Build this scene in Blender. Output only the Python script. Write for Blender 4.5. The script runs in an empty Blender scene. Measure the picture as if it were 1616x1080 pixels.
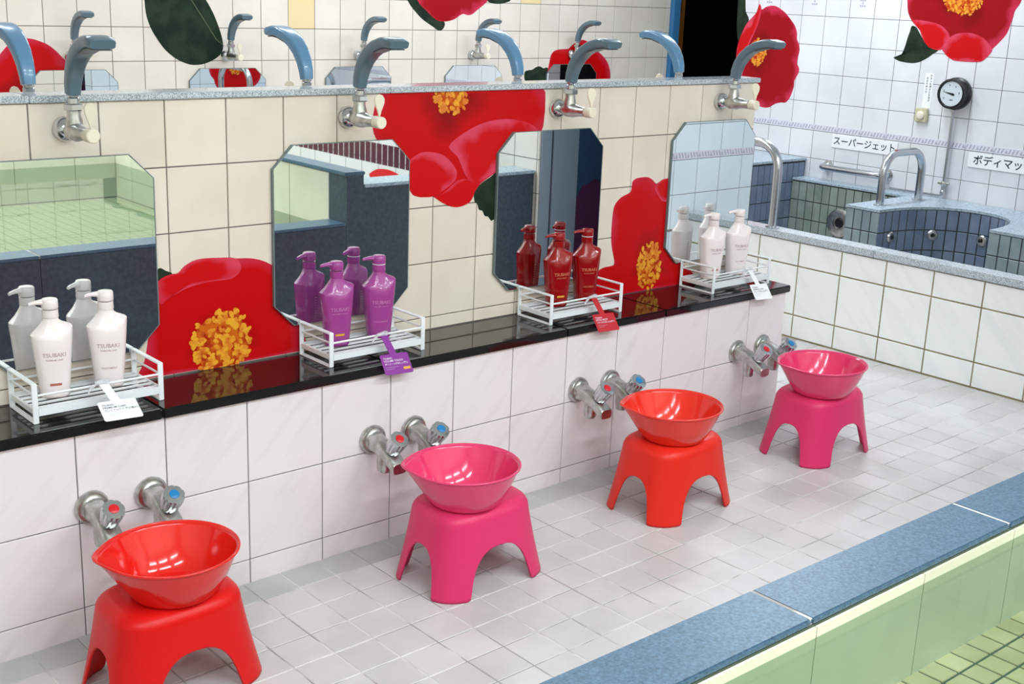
import bpy, bmesh, math, random
from mathutils import Vector, Matrix
random.seed(7)
S = bpy.context.scene
COL = S.collection

# ------------------------------------------------------------------ camera
YAW, PITCH, ROLL, FPX = 0.7246, 0.2748, 0.0398, 1978.57
cam = bpy.data.cameras.new('camera'); cam.sensor_width = 36; cam.lens = 36*FPX/1616; cam.clip_start = .05
co = bpy.data.objects.new('camera', cam); COL.objects.link(co); S.camera = co
fw = Vector((math.cos(PITCH)*math.sin(YAW), math.cos(PITCH)*math.cos(YAW), -math.sin(PITCH)))
rt = Vector((math.cos(YAW), -math.sin(YAW), 0)); up = rt.cross(fw)
r2 = rt*math.cos(ROLL)+up*math.sin(ROLL); u2 = up*math.cos(ROLL)-rt*math.sin(ROLL)
M = Matrix((r2, u2, -fw)).transposed().to_4x4(); M.translation = (-0.6609, -2.4113, 1.3677)
co.matrix_world = M

# ------------------------------------------------------------------ world, exposure
W = bpy.data.worlds.new('world'); S.world = W; W.use_nodes = True
W.node_tree.nodes['Background'].inputs[0].default_value = (.9, .95, 1, 1)
W.node_tree.nodes['Background'].inputs[1].default_value = .3
vs = S.view_settings
vs.view_transform = 'Standard'; vs.look = 'None'; vs.gamma = 1; vs.use_curve_mapping = False
vs.exposure = 0.5
LAMP_POWER = 21.5          # each ceiling fluorescent

# ------------------------------------------------------------------ materials
def srgb(r, g, b):
    f = lambda c: (c/255/12.92) if c/255 <= .04045 else ((c/255+.055)/1.055)**2.4
    return (f(r), f(g), f(b), 1)
def mat(name, col, rough=.4, metal=0, col2=None, nscale=8, nlo=.4, nhi=.6, rnd=0, bump=0, bscale=60, spec=.5, coat=0, stretch=None, trans=0, alpha=1):
    m = bpy.data.materials.new(name); m.use_nodes = True
    nt = m.node_tree; b = nt.nodes['Principled BSDF']
    b.inputs['Roughness'].default_value = rough; b.inputs['Metallic'].default_value = metal
    b.inputs['Specular IOR Level'].default_value = spec; b.inputs['Coat Weight'].default_value = coat
    b.inputs['Coat Roughness'].default_value = .05
    b.inputs['Transmission Weight'].default_value = trans; b.inputs['Alpha'].default_value = alpha
    b.inputs['Base Color'].default_value = col
    src = None
    pos = nt.nodes.new('ShaderNodeNewGeometry').outputs['Position']
    if stretch:
        mp = nt.nodes.new('ShaderNodeMapping'); nt.links.new(pos, mp.inputs[0])
        mp.vector_type = 'TEXTURE'; mp.inputs['Rotation'].default_value = stretch[0]; mp.inputs['Scale'].default_value = [1/q for q in stretch[1]]; pos = mp.outputs[0]
    if col2:
        n = nt.nodes.new('ShaderNodeTexNoise'); n.inputs['Scale'].default_value = nscale; n.inputs['Detail'].default_value = 5
        nt.links.new(pos, n.inputs['Vector'])
        rp = nt.nodes.new('ShaderNodeMapRange'); rp.inputs[1].default_value = nlo; rp.inputs[2].default_value = nhi
        nt.links.new(n.outputs[0], rp.inputs[0])
        mx = nt.nodes.new('ShaderNodeMix'); mx.data_type = 'RGBA'
        mx.inputs[6].default_value = col; mx.inputs[7].default_value = col2
        nt.links.new(rp.outputs[0], mx.inputs[0]); src = mx.outputs[2]
    if rnd:
        oi = nt.nodes.new('ShaderNodeObjectInfo')
        mr = nt.nodes.new('ShaderNodeMapRange'); mr.inputs[3].default_value = 1-rnd; mr.inputs[4].default_value = 1+rnd*.4
        nt.links.new(oi.outputs['Random'], mr.inputs[0])
        hs = nt.nodes.new('ShaderNodeHueSaturation'); hs.inputs['Color'].default_value = col
        nt.links.new(mr.outputs[0], hs.inputs['Value'])
        if src: nt.links.new(src, hs.inputs['Color'])
        src = hs.outputs[0]
    if src: nt.links.new(src, b.inputs['Base Color'])
    if bump:
        n = nt.nodes.new('ShaderNodeTexNoise'); n.inputs['Scale'].default_value = bscale; n.inputs['Detail'].default_value = 3
        nt.links.new(pos, n.inputs['Vector'])
        bp = nt.nodes.new('ShaderNodeBump'); bp.inputs['Strength'].default_value = bump; bp.inputs['Distance'].default_value = .01
        nt.links.new(n.outputs[0], bp.inputs['Height']); nt.links.new(bp.outputs[0], b.inputs['Normal'])
    return m
def grid_mat(name, col, grout, w, h, axes, ou, ov, rough=.3, mortar=.0022):
    """tiles too far or too hidden to build: procedural joints on the same grid as the built tiles"""
    m = mat(name, col, rough); nt = m.node_tree; b = nt.nodes['Principled BSDF']
    pos = nt.nodes.new('ShaderNodeNewGeometry').outputs['Position']
    sp = nt.nodes.new('ShaderNodeSeparateXYZ'); nt.links.new(pos, sp.inputs[0])
    cb = nt.nodes.new('ShaderNodeCombineXYZ')
    for k, (ax, off) in enumerate(zip(axes, (ou, ov))):
        a = nt.nodes.new('ShaderNodeMath'); a.operation = 'SUBTRACT'; a.inputs[1].default_value = off - 50*(w if k == 0 else h)
        nt.links.new(sp.outputs['XYZ'.index(ax)], a.inputs[0]); nt.links.new(a.outputs[0], cb.inputs[k])
    br = nt.nodes.new('ShaderNodeTexBrick'); br.offset = 0; br.squash = 1
    br.inputs['Scale'].default_value = 1; br.inputs['Brick Width'].default_value = w; br.inputs['Row Height'].default_value = h
    br.inputs['Mortar Size'].default_value = mortar; br.inputs['Mortar Smooth'].default_value = .1
    br.inputs['Color1'].default_value = col; br.inputs['Color2'].default_value = tuple(c*.96 for c in col[:3])+(1,)
    br.inputs['Mortar'].default_value = grout
    nt.links.new(cb.outputs[0], br.inputs['Vector']); nt.links.new(br.outputs[0], b.inputs['Base Color'])
    return m
m_pink_tile = mat('pink_marble_tile', srgb(240, 231, 232), .22, col2=srgb(229, 218, 220), nscale=3, nlo=.5, nhi=.8, stretch=((0, .75, 0), (7, 3, 1.3)), rnd=.03)
m_beige_tile = mat('beige_tile', srgb(240, 227, 212), .25, col2=srgb(230, 213, 196), nscale=7, nlo=.3, nhi=.8, rnd=.05)
m_far_tile = mat('far_beige_tile', srgb(238, 228, 216), .25, col2=srgb(228, 216, 204), nscale=6, nlo=.3, nhi=.8, rnd=.05)
m_yellow_tile = mat('yellow_accent_tile', srgb(240, 214, 165), .3)
m_white_tile = mat('white_lavender_tile', srgb(236, 234, 237), .2, col2=srgb(226, 224, 230), nscale=3, rnd=.02)
m_pale_tile = mat('pale_blue_white_tile', srgb(232, 243, 250), .2, col2=srgb(224, 236, 246), nscale=3, rnd=.02)
m_tub_tile = mat('white_tub_tile', srgb(252, 251, 249), .22, col2=srgb(240, 240, 239), nscale=3, nlo=.45, nhi=.9, stretch=((-.75, 0, 0), (3, 7, 1.3)), rnd=.03)
m_floor_tile = mat('floor_tile', srgb(215, 210, 209), .36, col2=srgb(206, 201, 199), nscale=5, rnd=.07, bump=.03, bscale=300)
m_gutter_tile = mat('gutter_tile', srgb(196, 196, 193), .38, col2=srgb(184, 184, 182), nscale=6, rnd=.05)
m_blue_tile = mat('blue_grey_bath_tile', srgb(122, 136, 158), .25, col2=srgb(108, 124, 148), nscale=9, rnd=.1)
m_green_tile = mat('green_grey_bath_tile', srgb(142, 152, 144), .25, col2=srgb(124, 138, 128), nscale=7, rnd=.1)
m_teal_tile = mat('pale_teal_bath_tile', srgb(152, 166, 172), .25, col2=srgb(134, 150, 160), nscale=5, rnd=.1)
m_pool_tile = mat('cream_pool_tile', srgb(232, 226, 204), .25, col2=srgb(222, 217, 196), nscale=4, rnd=.06)
m_mosaic = mat('yellow_mosaic_tile', srgb(244, 216, 170), .3, col2=srgb(226, 204, 152), nscale=10, rnd=.16)
m_grout = mat('grey_grout', srgb(120, 112, 108), .9)
m_grout_dark = mat('dark_grout', srgb(62, 66, 68), .9)
m_grout_tan = mat('stained_tan_grout', srgb(168, 156, 122), .9, col2=srgb(140, 128, 98), nscale=12)
m_grout_floor = mat('floor_grout', srgb(226, 219, 214), .8, col2=srgb(158, 152, 148), nscale=6, nlo=.47, nhi=.56)
m_grout_green = mat('green_grout', srgb(92, 104, 88), .9)
m_kerb = mat('blue_granite', srgb(88, 116, 140), .34, col2=srgb(52, 76, 98), nscale=190, nlo=.3, nhi=.7)
m_speckle = mat('speckled_grey_granite', srgb(212, 218, 226), .12, col2=srgb(140, 148, 152), nscale=330, nlo=.42, nhi=.62)
m_stone_top = mat('pale_blue_grey_granite', srgb(176, 192, 204), .25, col2=srgb(140, 158, 172), nscale=110, nlo=.45, nhi=.62)
m_dark_stone = mat('dark_blue_granite', srgb(66, 78, 92), .3, col2=srgb(52, 62, 76), nscale=60, nlo=.35, nhi=.65)
m_black = mat('black_polished_granite', srgb(20, 19, 20), .06, col2=srgb(34, 32, 33), nscale=220, nlo=.5, nhi=.65, spec=.6)
m_chrome = mat('chrome', srgb(205, 208, 212), .14, 1)
m_chrome_worn = mat('worn_chrome', srgb(205, 205, 203), .33, 1, col2=srgb(182, 180, 174), nscale=60)
m_steel = mat('brushed_steel', srgb(196, 200, 206), .22, 1)
m_mirror = mat('mirror_glass', srgb(240, 245, 245), .012, 1)
m_mirror_edge = mat('mirror_edge', srgb(112, 124, 124), .2)
m_shower = mat('blue_grey_plastic', srgb(92, 114, 128), .28, coat=.3)
m_shower_face = mat('spray_plate', srgb(96, 100, 104), .35, .6)
m_shower_blue = mat('light_blue_plastic', srgb(98, 142, 178), .25, coat=.3)
m_ivory = mat('ivory_plastic', srgb(238, 226, 205), .35)
m_red = mat('red_plastic', srgb(222, 24, 22), .34, spec=.25)
m_red_bowl = mat('glossy_red_plastic', srgb(232, 30, 22), .12, coat=.25)
m_orange = mat('orange_red_plastic', srgb(234, 46, 34), .34, spec=.25)
m_orange_bowl = mat('glossy_orange_red_plastic', srgb(238, 48, 32), .12, coat=.25)
m_pink = mat('pink_plastic', srgb(226, 56, 108), .34, spec=.25)
m_pink_bowl = mat('glossy_pink_plastic', srgb(234, 60, 112), .12, coat=.25)
m_white_metal = mat('white_enamel', srgb(246, 246, 248), .3)
m_btl_white = mat('pearl_white_plastic', srgb(250, 236, 235), .22, coat=.5)
m_btl_purple = mat('pearl_purple_plastic', srgb(166, 66, 146), .22, coat=.45)
m_btl_red = mat('pearl_red_plastic', srgb(150, 3, 10), .18, coat=.3)
m_txt_pinkgrey = mat('grey_pink_print', srgb(188, 158, 160), .4)
m_txt_red = mat('rose_red_print', srgb(206, 96, 110), .4)
m_txt_plum = mat('plum_print', srgb(196, 120, 176), .4)
m_txt_gold = mat('gold_print', srgb(206, 120, 90), .4)
m_txt_white = mat('white_print', srgb(240, 225, 240), .5)
m_txt_grey = mat('grey_print', srgb(110, 100, 110), .5)
m_txt_black = mat('black_print', srgb(28, 28, 34), .5)
m_badge_gold = mat('gold_badge', srgb(232, 170, 60), .4)
m_badge_brown = mat('brown_badge', srgb(190, 110, 100), .4)
m_tag_white = mat('white_card', srgb(250, 248, 250), .5)
m_tag_purple = mat('purple_card', srgb(140, 44, 150), .4)
m_tag_red = mat('red_card', srgb(198, 34, 46), .4)
m_clip = mat('clear_plastic', srgb(240, 240, 246), .1, alpha=.45)
m_hot = mat('red_cap', srgb(214, 24, 36), .3)
m_cold = mat('blue_cap', srgb(30, 128, 190), .3)
m_plaster = mat('white_ceiling', srgb(242, 242, 240), .8)
m_cream_wall = mat('cream_wall', srgb(236, 230, 218), .6)
m_void = mat('corridor_wall_shade', srgb(10, 11, 18), .9)  # near-black base colour carries the darkness of the unlit corridor
m_blue_paint = mat('blue_door_paint', srgb(60, 124, 176), .4)
m_wood = mat('varnished_wood', srgb(128, 78, 24), .4, col2=srgb(96, 56, 16), nscale=4, stretch=((0, 0, 0), (8, 8, 1)))
m_alu = mat('aluminium_frame', srgb(176, 190, 204), .35, .7)
m_dark_glass = mat('dark_blue_glass', srgb(44, 72, 104), .08)
m_violet = mat('dark_violet_print', srgb(82, 28, 72), .3)
m_burgundy = mat('burgundy_tile', srgb(84, 20, 38), .25, rnd=.15)
m_black_plastic = mat('black_plastic', srgb(16, 18, 24), .35)
m_dial = mat('dial_face', srgb(212, 220, 226), .3)
m_beige_plastic = mat('beige_plastic', srgb(208, 200, 166), .4)
m_border = mat('lavender_border', srgb(226, 222, 234), .35)
m_border_line = mat('violet_border_print', srgb(178, 170, 190), .35)
m_leaf = mat('dark_green_print', srgb(22, 38, 26), .35, col2=srgb(40, 54, 40), nscale=14, spec=.2)
m_leaf_vein = mat('pale_vein_print', srgb(84, 96, 70), .4)
m_stamen_base = mat('orange_brown_print', srgb(176, 40, 16), .35, col2=srgb(214, 104, 24), nscale=70, spec=.15)
m_stamen = mat('yellow_stamen_print', srgb(244, 170, 40), .35, col2=srgb(226, 120, 30), nscale=60)
def petal_mat(name, c_in, c_mid, c_rim, blotch=.5):
    """a printed petal: colour runs from the heart to the rim of the flower picture"""
    m = mat(name, c_mid, .28, spec=.15); nt = m.node_tree; b = nt.nodes['Principled BSDF']
    at = nt.nodes.new('ShaderNodeAttribute'); at.attribute_name = 'rad'
    n = nt.nodes.new('ShaderNodeTexNoise'); n.inputs['Scale'].default_value = 9; n.inputs['Detail'].default_value = 3
    nt.links.new(nt.nodes.new('ShaderNodeNewGeometry').outputs['Position'], n.inputs['Vector'])
    ma = nt.nodes.new('ShaderNodeMath'); ma.operation = 'MULTIPLY_ADD'; ma.inputs[1].default_value = blotch; 
    sb = nt.nodes.new('ShaderNodeMath'); sb.operation = 'SUBTRACT'; sb.inputs[1].default_value = .55
    nt.links.new(n.outputs[0], sb.inputs[0]); nt.links.new(sb.outputs[0], ma.inputs[0]); nt.links.new(at.outputs['Fac'], ma.inputs[2])
    cr = nt.nodes.new('ShaderNodeValToRGB'); e = cr.color_ramp.elements
    e[0].position = .1; e[0].color = c_in; e[1].position = .42; e[1].color = c_mid
    x = e.new(.84); x.color = c_mid; x = e.new(1.0); x.color = c_rim
    nt.links.new(ma.outputs[0], cr.inputs[0]); nt.links.new(cr.outputs[0], b.inputs['Base Color'])
    return m
m_petal = petal_mat('red_petal_print', srgb(140, 8, 14), srgb(200, 10, 16), srgb(206, 44, 70), .5)
m_petal_b = petal_mat('bright_red_petal_print', srgb(176, 8, 14), srgb(206, 16, 22), srgb(220, 70, 96), .8)
m_petal_pink = petal_mat('crimson_petal_print', srgb(112, 8, 12), srgb(160, 12, 24), srgb(204, 48, 78), .7)

# ------------------------------------------------------------------ mesh helpers
def mesh(name, verts, faces, m, smooth=False):
    me = bpy.data.meshes.new(name); me.from_pydata([tuple(v) for v in verts], [], faces); me.update()
    bm = bmesh.new(); bm.from_mesh(me); bmesh.ops.recalc_face_normals(bm, faces=bm.faces); bm.to_mesh(me); bm.free()
    if m: me.materials.append(m)
    if smooth:
        me.shade_smooth()
    return me
def obj(name, me, parent=None, kind=None):
    o = bpy.data.objects.new(name, me); COL.objects.link(o)
    if parent is not None: o.parent = parent
    if kind: o['kind'] = kind
    return o
def tag(o, label, cat, group=None, kind=None):
    o['label'] = label; o['category'] = cat
    if group: o['group'] = group
    if kind: o['kind'] = kind
    return o
def thing(name, label, cat, loc=(0, 0, 0), rz=0, group=None):
    o = bpy.data.objects.new(name, None); o.empty_display_size = .05; COL.objects.link(o)
    o.location = loc; o.rotation_euler = (0, 0, rz)
    return tag(o, label, cat, group)
def dup(root, loc, label, group=None, rz=None, name=None):
    r = root.copy(); COL.objects.link(r); r.location = loc; r['label'] = label
    if rz is not None: r.rotation_euler = (0, 0, rz)
    if group: r['group'] = group
    def rec(a, b):
        for ch in list(a.children):
            c = ch.copy(); COL.objects.link(c); c.parent = b; rec(ch, c)
    rec(root, r)
    return r
class MB:
    def __init__(s): s.v = []; s.f = []
    def add(s, v, f):
        k = len(s.v); s.v += [Vector(q) for q in v]; s.f += [tuple(i+k for i in q) for q in f]; return s
    def box(s, a, b, mtx=None):
        x0, y0, z0 = a; x1, y1, z1 = b
        v = [Vector(q) for q in ((x0,y0,z0),(x1,y0,z0),(x1,y1,z0),(x0,y1,z0),(x0,y0,z1),(x1,y0,z1),(x1,y1,z1),(x0,y1,z1))]
        if mtx: v = [mtx @ q for q in v]
        return s.add(v, [(0,3,2,1),(4,5,6,7),(0,1,5,4),(1,2,6,5),(2,3,7,6),(3,0,4,7)])
    def loft(s, rings, cap=True, closed=False):
        n = len(rings[0]); k = len(s.v)
        for r in rings: s.v += [Vector(q) for q in r]
        m = len(rings)
        for i in range(m if closed else m-1):
            for j in range(n):
                a = k+i*n+j; b = k+i*n+(j+1) % n; c = k+((i+1) % m)*n+(j+1) % n; d = k+((i+1) % m)*n+j
                s.f.append((a, b, c, d))
        if cap and not closed:
            s.f.append(tuple(k+j for j in reversed(range(n)))); s.f.append(tuple(k+(m-1)*n+j for j in range(n)))
        return s
    def tube(s, pts, r, n=12, cap=True, flat=None, closed=False):
        """sweep; r scalar or list; flat=(w,t lists) gives an elliptical section with the wide side on the 'side' axis x"""
        pts = [Vector(p) for p in pts]; rings = []; prev = None; L = len(pts)
        for i, p in enumerate(pts):
            if closed: t = (pts[(i+1) % L]-pts[i-1]).normalized()
            else: t = (pts[min(i+1, L-1)]-pts[max(i-1, 0)]).normalized()
            if prev is None:
                a = Vector((1, 0, 0)) if abs(t.x) < .9 else Vector((0, 0, 1))
            else: a = prev
            a = (a-t*a.dot(t)).normalized(); prev = a; b = t.cross(a)
            ra = r[i] if isinstance(r, (list, tuple)) else r; rb = ra
            if flat: ra, rb = flat[0][i], flat[1][i]
            ring = []
            for k in range(n):
                q = 2*math.pi*(k+.5)/n; c, d = math.cos(q), math.sin(q)
                if flat:
                    e = .42; c = math.copysign(abs(c)**e, c); d = math.copysign(abs(d)**e, d)
                ring.append(p+a*ra*c+b*rb*d)
            rings.append(ring)
        return s.loft(rings, cap, closed)
    def lathe(s, prof, n=24, mtx=None, cap=True):
        rings = [[Vector((r*math.cos(2*math.pi*k/n), r*math.sin(2*math.pi*k/n), z)) for k in range(n)] for r, z in prof]
        if mtx: rings = [[mtx @ q for q in r] for r in rings]
        return s.loft(rings, cap)
    def prism(s, poly, z0, z1, mtx=None):
        a = [Vector((x, y, z0)) for x, y in poly]; b = [Vector((x, y, z1)) for x, y in poly]
        if mtx: a = [mtx @ q for q in a]; b = [mtx @ q for q in b]
        return s.loft([a, b])
    def mesh(s, name, m, smooth=False): return mesh(name, s.v, s.f, m, smooth)
    def obj(s, name, m, parent=None, smooth=False, bevel=0, kind=None, angle=None):
        me = s.mesh(name, m, smooth)
        if bevel:
            bm = bmesh.new(); bm.from_mesh(me)
            es = [e for e in bm.edges if len(e.link_faces) == 2 and e.calc_face_angle(0) > .6]
            bmesh.ops.bevel(bm, geom=es, offset=bevel, segments=2, affect='EDGES', clamp_overlap=True)
            bm.to_mesh(me); bm.free()
        if smooth or bevel:
            me.shade_smooth(); me.set_sharp_from_angle(angle=angle or .7)
        return obj(name, me, parent, kind)
AXY = Matrix.Rotation(math.pi/2, 4, 'X')         # local z axis of a lathe -> world -y

_tile_cache = {}
def tile(parent, name, m, origin, u, v, w, h, gap=.003, th=.006, ch=.0012):
    """one bevelled tile; origin = lower-left corner of its cell on the face plane, u x v = outward normal"""
    key = (round(w, 4), round(h, 4), m.name, gap, th)
    if key not in _tile_cache:
        a, b = w/2-gap/2, h/2-gap/2; c = ch
        vs_ = [(-a,-b,-th),(a,-b,-th),(a,b,-th),(-a,b,-th),(-a,-b,-c),(a,-b,-c),(a,b,-c),(-a,b,-c),(-a+c,-b+c,0),(a-c,-b+c,0),(a-c,b-c,0),(-a+c,b-c,0)]
        fs = [(0,3,2,1)]
        for k in range(4):
            l = (k+1) % 4
            fs += [(k, l, 4+l, 4+k), (4+k, 4+l, 8+l, 8+k)]
        fs.append((8, 9, 10, 11))
        _tile_cache[key] = mesh(name, vs_, fs, m)
    o = obj(name, _tile_cache[key], parent)
    u = Vector(u); v = Vector(v); n = u.cross(v)
    mt = Matrix((u, v, n)).transposed().to_4x4(); mt.translation = Vector(origin)+u*w/2+v*h/2
    o.matrix_local = mt
    return o
def tile_grid(parent, name, m, P, u, v, us, vs_, gap=.003, pick=None, th=.006, skip=None):
    """cells between successive us / vs_ values, measured along u and v from P"""
    P = Vector(P); U = Vector(u); V = Vector(v)
    for j in range(len(vs_)-1):
        for i in range(len(us)-1):
            if skip and skip((us[i]+us[i+1])/2, (vs_[j]+vs_[j+1])/2): continue
            mm = pick(i, j) if pick else m
            tile(parent, name, mm or m, P+U*us[i]+V*vs_[j], u, v, us[i+1]-us[i], vs_[j+1]-vs_[j], gap, th)
def seq(start, step, lo, hi):
    """grid lines start+k*step inside (lo, hi), with both ends added"""
    k = math.ceil((lo-start)/step+1e-6); out = [lo]
    while start+k*step < hi-1e-6:
        if start+k*step-out[-1] > .012: out.append(start+k*step)
        k += 1
    out.append(hi); return out
def text_verts(body, size, align='CENTER', bold=.012):
    c = bpy.data.curves.new('lettering', 'FONT'); c.body = body; c.size = size; c.align_x = align; c.align_y = 'CENTER'
    c.resolution_u = 3; c.offset = size*bold
    o = bpy.data.objects.new('lettering_source', c); COL.objects.link(o)
    bpy.context.view_layer.update()
    me = bpy.data.meshes.new_from_object(o.evaluated_get(bpy.context.evaluated_depsgraph_get()))
    vv = [v.co.copy() for v in me.vertices]; ff = [tuple(p.vertices) for p in me.polygons]
    bpy.data.objects.remove(o); bpy.data.meshes.remove(me); bpy.data.curves.remove(c)
    return vv, ff
_text_cache = {}
def lettering(parent, lines, m, place, name='lettering'):
    """lines: (text, size, x, y, align); place maps flat (x, y) to the surface"""
    v = []; f = []
    for body, size, x, y, al in lines:
        if (body, size, al) not in _text_cache: _text_cache[(body, size, al)] = text_verts(body, size, al)
        tv, tf = _text_cache[(body, size, al)]; k = len(v)
        v += [place(q.x+x, q.y+y) for q in tv]; f += [tuple(i+k for i in q) for q in tf]
    me = bpy.data.meshes.new(name); me.from_pydata([tuple(q) for q in v], [], f); me.materials.append(m); me.update()
    return obj(name, me, parent)

# ================================================================== CEILING LAMPS (large lights)
def ceiling_lamp(x, y, label, along='X'):
    t = thing('ceiling_lamp', label, 'ceiling lamp', (x, y, 2.6), 0 if along == 'X' else math.pi/2, 'fluorescent lamps under the ceiling')
    MB().box((-.63, -.06, -.05), (.63, .06, 0)).obj('housing', m_white_metal, t, bevel=.008)
    L = bpy.data.lights.new('fluorescent_light', 'AREA'); L.shape = 'RECTANGLE'; L.size = 1.2; L.size_y = .09
    L.energy = LAMP_POWER*(1 if y < 0 else (1.0 if x > 4 else .74)); L.color = (.83, .935, 1.0)
    lo = bpy.data.objects.new('fluorescent_light', L); COL.objects.link(lo); lo.parent = t; lo.location = (0, 0, -.055)
LAMPS = [(-1.3, -2.2), (.4, -2.2), (2.0, -2.2), (-1.3, -3.5), (.4, -3.5), (2.0, -3.5), (.4, 1.7), (2.1, 1.7), (3.6, 2.1), (4.3, 1.1)]
WHERE = ['behind the camera', 'over the middle of the bath', 'over the far end of the bath', 'at the back left corner', 'over the back of the bath', 'over the back right of the bath',
         'behind the partition at the left', 'behind the partition at its middle', 'near the corridor door', 'over the jet bath']
for (x, y), w_ in zip(LAMPS, WHERE): ceiling_lamp(x, y, 'white ceiling strip lamp ' + w_)

# ================================================================== STRUCTURE
SLOPE, FX0 = .0156, 1.1
def fz(x): return SLOPE*(x-FX0)
WZ = 2.6
YU = .193            # face of the upper tiled wall
# ---- floor: tilted slab with square tiles
g_floor = grid_mat('floor_beyond', srgb(196, 188, 186), srgb(196, 189, 185), .1, .1, 'XY', .057, .005, .34)
fl = MB().box((-4.1, -4.5, -.1), (5.4, 4.5, -.0022)).obj('floor', g_floor, kind='structure')
fl.location = (FX0, 0, 0); fl.rotation_euler = (0, -math.atan(SLOPE), 0)
gfl = MB().box((-1.15, -.8, -.0021), (2.37, -.0005, -.0014)).box((1.575, 0, -.0021), (2.37, .56, -.0014)).obj('grout_bed', m_grout_floor, fl)
xs = seq(.057-FX0, .1, -.05-FX0, 3.474-FX0)
tile_grid(fl, 'floor_tile', m_floor_tile, (0, 0, 0), (1, 0, 0), (0, 1, 0), xs, [-.795+.1*k for k in range(8)], .0032)
xg = [q for q in xs if q < 1.57]
tile_grid(fl, 'gutter_tile', m_gutter_tile, (0, 0, 0), (1, 0, 0), (0, 1, 0), xg, [-.095, -.001], .0022)
tile_grid(fl, 'floor_tile', m_floor_tile, (0, 0, 0), (1, 0, 0), (0, 1, 0), [q for q in xs if q >= xg[-1]], [-.095, -.001], .0032)
tile_grid(fl, 'floor_tile', m_floor_tile, (0, 0, 0), (1, 0, 0), (0, 1, 0), [q for q in xs if q > 1.56], [-.001, .105, .205, .305, .405, .505], .0032)

# ---- partition with the wash places
XL, XR = -1.6, 2.665
wp = MB().box((XL, .0035, -.08), (XR, .36, .445)).box((XL, YU+.0035, .445), (XR, .268, 1.103)).obj('wall_partition', m_grout, kind='structure')
g_rear = grid_mat('partition_rear_tile', srgb(236, 226, 212), srgb(150, 140, 134), .15, .15, 'XZ', .2976, 1.1045)
MB().box((XL, .2681, .446), (XR, .2688, 1.103)).box((XL, .3601, -.08), (XR, .3608, .445)).obj('rear_tiling', g_rear, wp)
rows = [1.1045-.15*k for k in range(5)][::-1]
tile_grid(wp, 'wall_tile', m_beige_tile, (0, YU, 0), (1, 0, 0), (0, 0, 1), seq(.2976, .15, -.3024, XR), [.4695]+rows, .0028)
tile_grid(wp, 'wall_tile', m_pink_tile, (0, 0, 0), (1, 0, 0), (0, 0, 1), seq(.2793, .2, -.3207, XR), [-.04, .0511, .2469, .4454], .0026)
for a, b in zip(seq(.3, .9, XL, XR+.004)[:-1], seq(.3, .9, XL, XR+.004)[1:]):
    MB().box((a+.0006, .184, 1.1046), (b-.0006, .276, 1.1195)).obj('capstone', m_speckle, wp, bevel=.0015)

# ---- far wall with its own wash places
YF = 3.05
g_far = grid_mat('far_wall_beyond', srgb(236, 226, 214), srgb(150, 140, 134), .15, .15, 'XZ', 1.44, 1.137)
wf = MB().box((-3, YF+.004, -.1), (5.385, YF+.12, WZ)).obj('wall_far', g_far, kind='structure')
MB().box((.8, YF+.002, .68), (5.385, YF+.0045, 1.44)).obj('grout_bed', m_grout, wf)
fx = seq(1.44, .15, .84, 5.383)
def far_pick(i, j):
    c = (fx[i]+fx[i+1])/2
    if j == 3 and abs(c-2.715) < .05: return m_yellow_tile
    if j == 4 and abs(c-4.215) < .05: return m_yellow_tile
    return None
tile_grid(wf, 'wall_tile', m_far_tile, (0, YF, 0), (1, 0, 0), (0, 0, 1), fx, [.687, .837, .987, 1.137, 1.287, 1.437], .003, far_pick)
# doorway to the unlit corridor
d1 = MB().box((5.386, YF-.03, -.1), (5.445, YF+.12, 2.2)).obj('door_1', m_blue_paint, kind='structure', bevel=.003)
MB().box((5.4455, YF-.01, -.1), (5.51, YF+.1, 2.2)).obj('wooden_jamb', m_wood, d1, bevel=.003)
MB().box((5.386, YF-.03, 2.2005), (7.6, YF+.12, 2.26)).obj('lintel', m_blue_paint, d1, bevel=.003)
cd = MB().box((7.6, 2.3, -.1), (7.65, 5, WZ)).box((5.3, 5, -.1), (7.65, 5.05, WZ)).box((5.25, YF+.13, -.1), (5.3, 5.05, WZ)).box((5.1, 2.2, -.12), (7.65, 5.05, -.105)) \
    .box((5.2, 2.0, -.1), (7.65, 2.2, WZ)).obj('wall_corridor', m_void, kind='structure')

# ---- right wall behind the jet bath
XW, YE = 5.1, 2.245
g_right = grid_mat('right_wall_beyond', srgb(236, 236, 243), srgb(168, 166, 176), .15, .15, 'YZ', 1.695, .988)
wr = MB().box((XW+.004, -1.2, -.1), (XW+.1, YE, WZ)).obj('wall_right', g_right, kind='structure')
MB().box((XW+.002, -.79, .38), (XW+.0045, YE-.001, 1.44)).obj('grout_bed', m_grout, wr)
zr = [.388, .538, .688, .838, .988, 1.138, 1.288, 1.438]
ys = seq(-1.695, .15, -YE+.001, .795)
tile_grid(wr, 'wall_tile', m_white_tile, (XW, 0, 0), (0, -1, 0), (0, 0, 1), ys, zr, .0026)
def border_piece(parent, P, u, L, n_):
    """a strip of printed border: pale strip with slanted strokes"""
    b = tile(parent, 'border_strip', m_border, P, u, (0, 0, 1), L, .034, .001, .0012, .0004)
    s = MB(); k = max(1, round(L/.019))
    for i in range(k):
        x = -L/2+(i+.5)*L/k
        if i % 4 == 3: s.add([(x-.006, -.010, .0003), (x+.008, -.010, .0003), (x+.001, .010, .0003)], [(0, 1, 2)]); continue
        s.add([(x-.008, -.011, .0003), (x-.001, -.011, .0003), (x+.008, .011, .0003), (x+.001, .011, .0003)], [(0, 1, 2, 3)])
    key = ('border', round(L, 3))
    if key not in _tile_cache: _tile_cache[key] = s.mesh('border_print', m_border_line)
    obj('border_print', _tile_cache[key], b)
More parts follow.
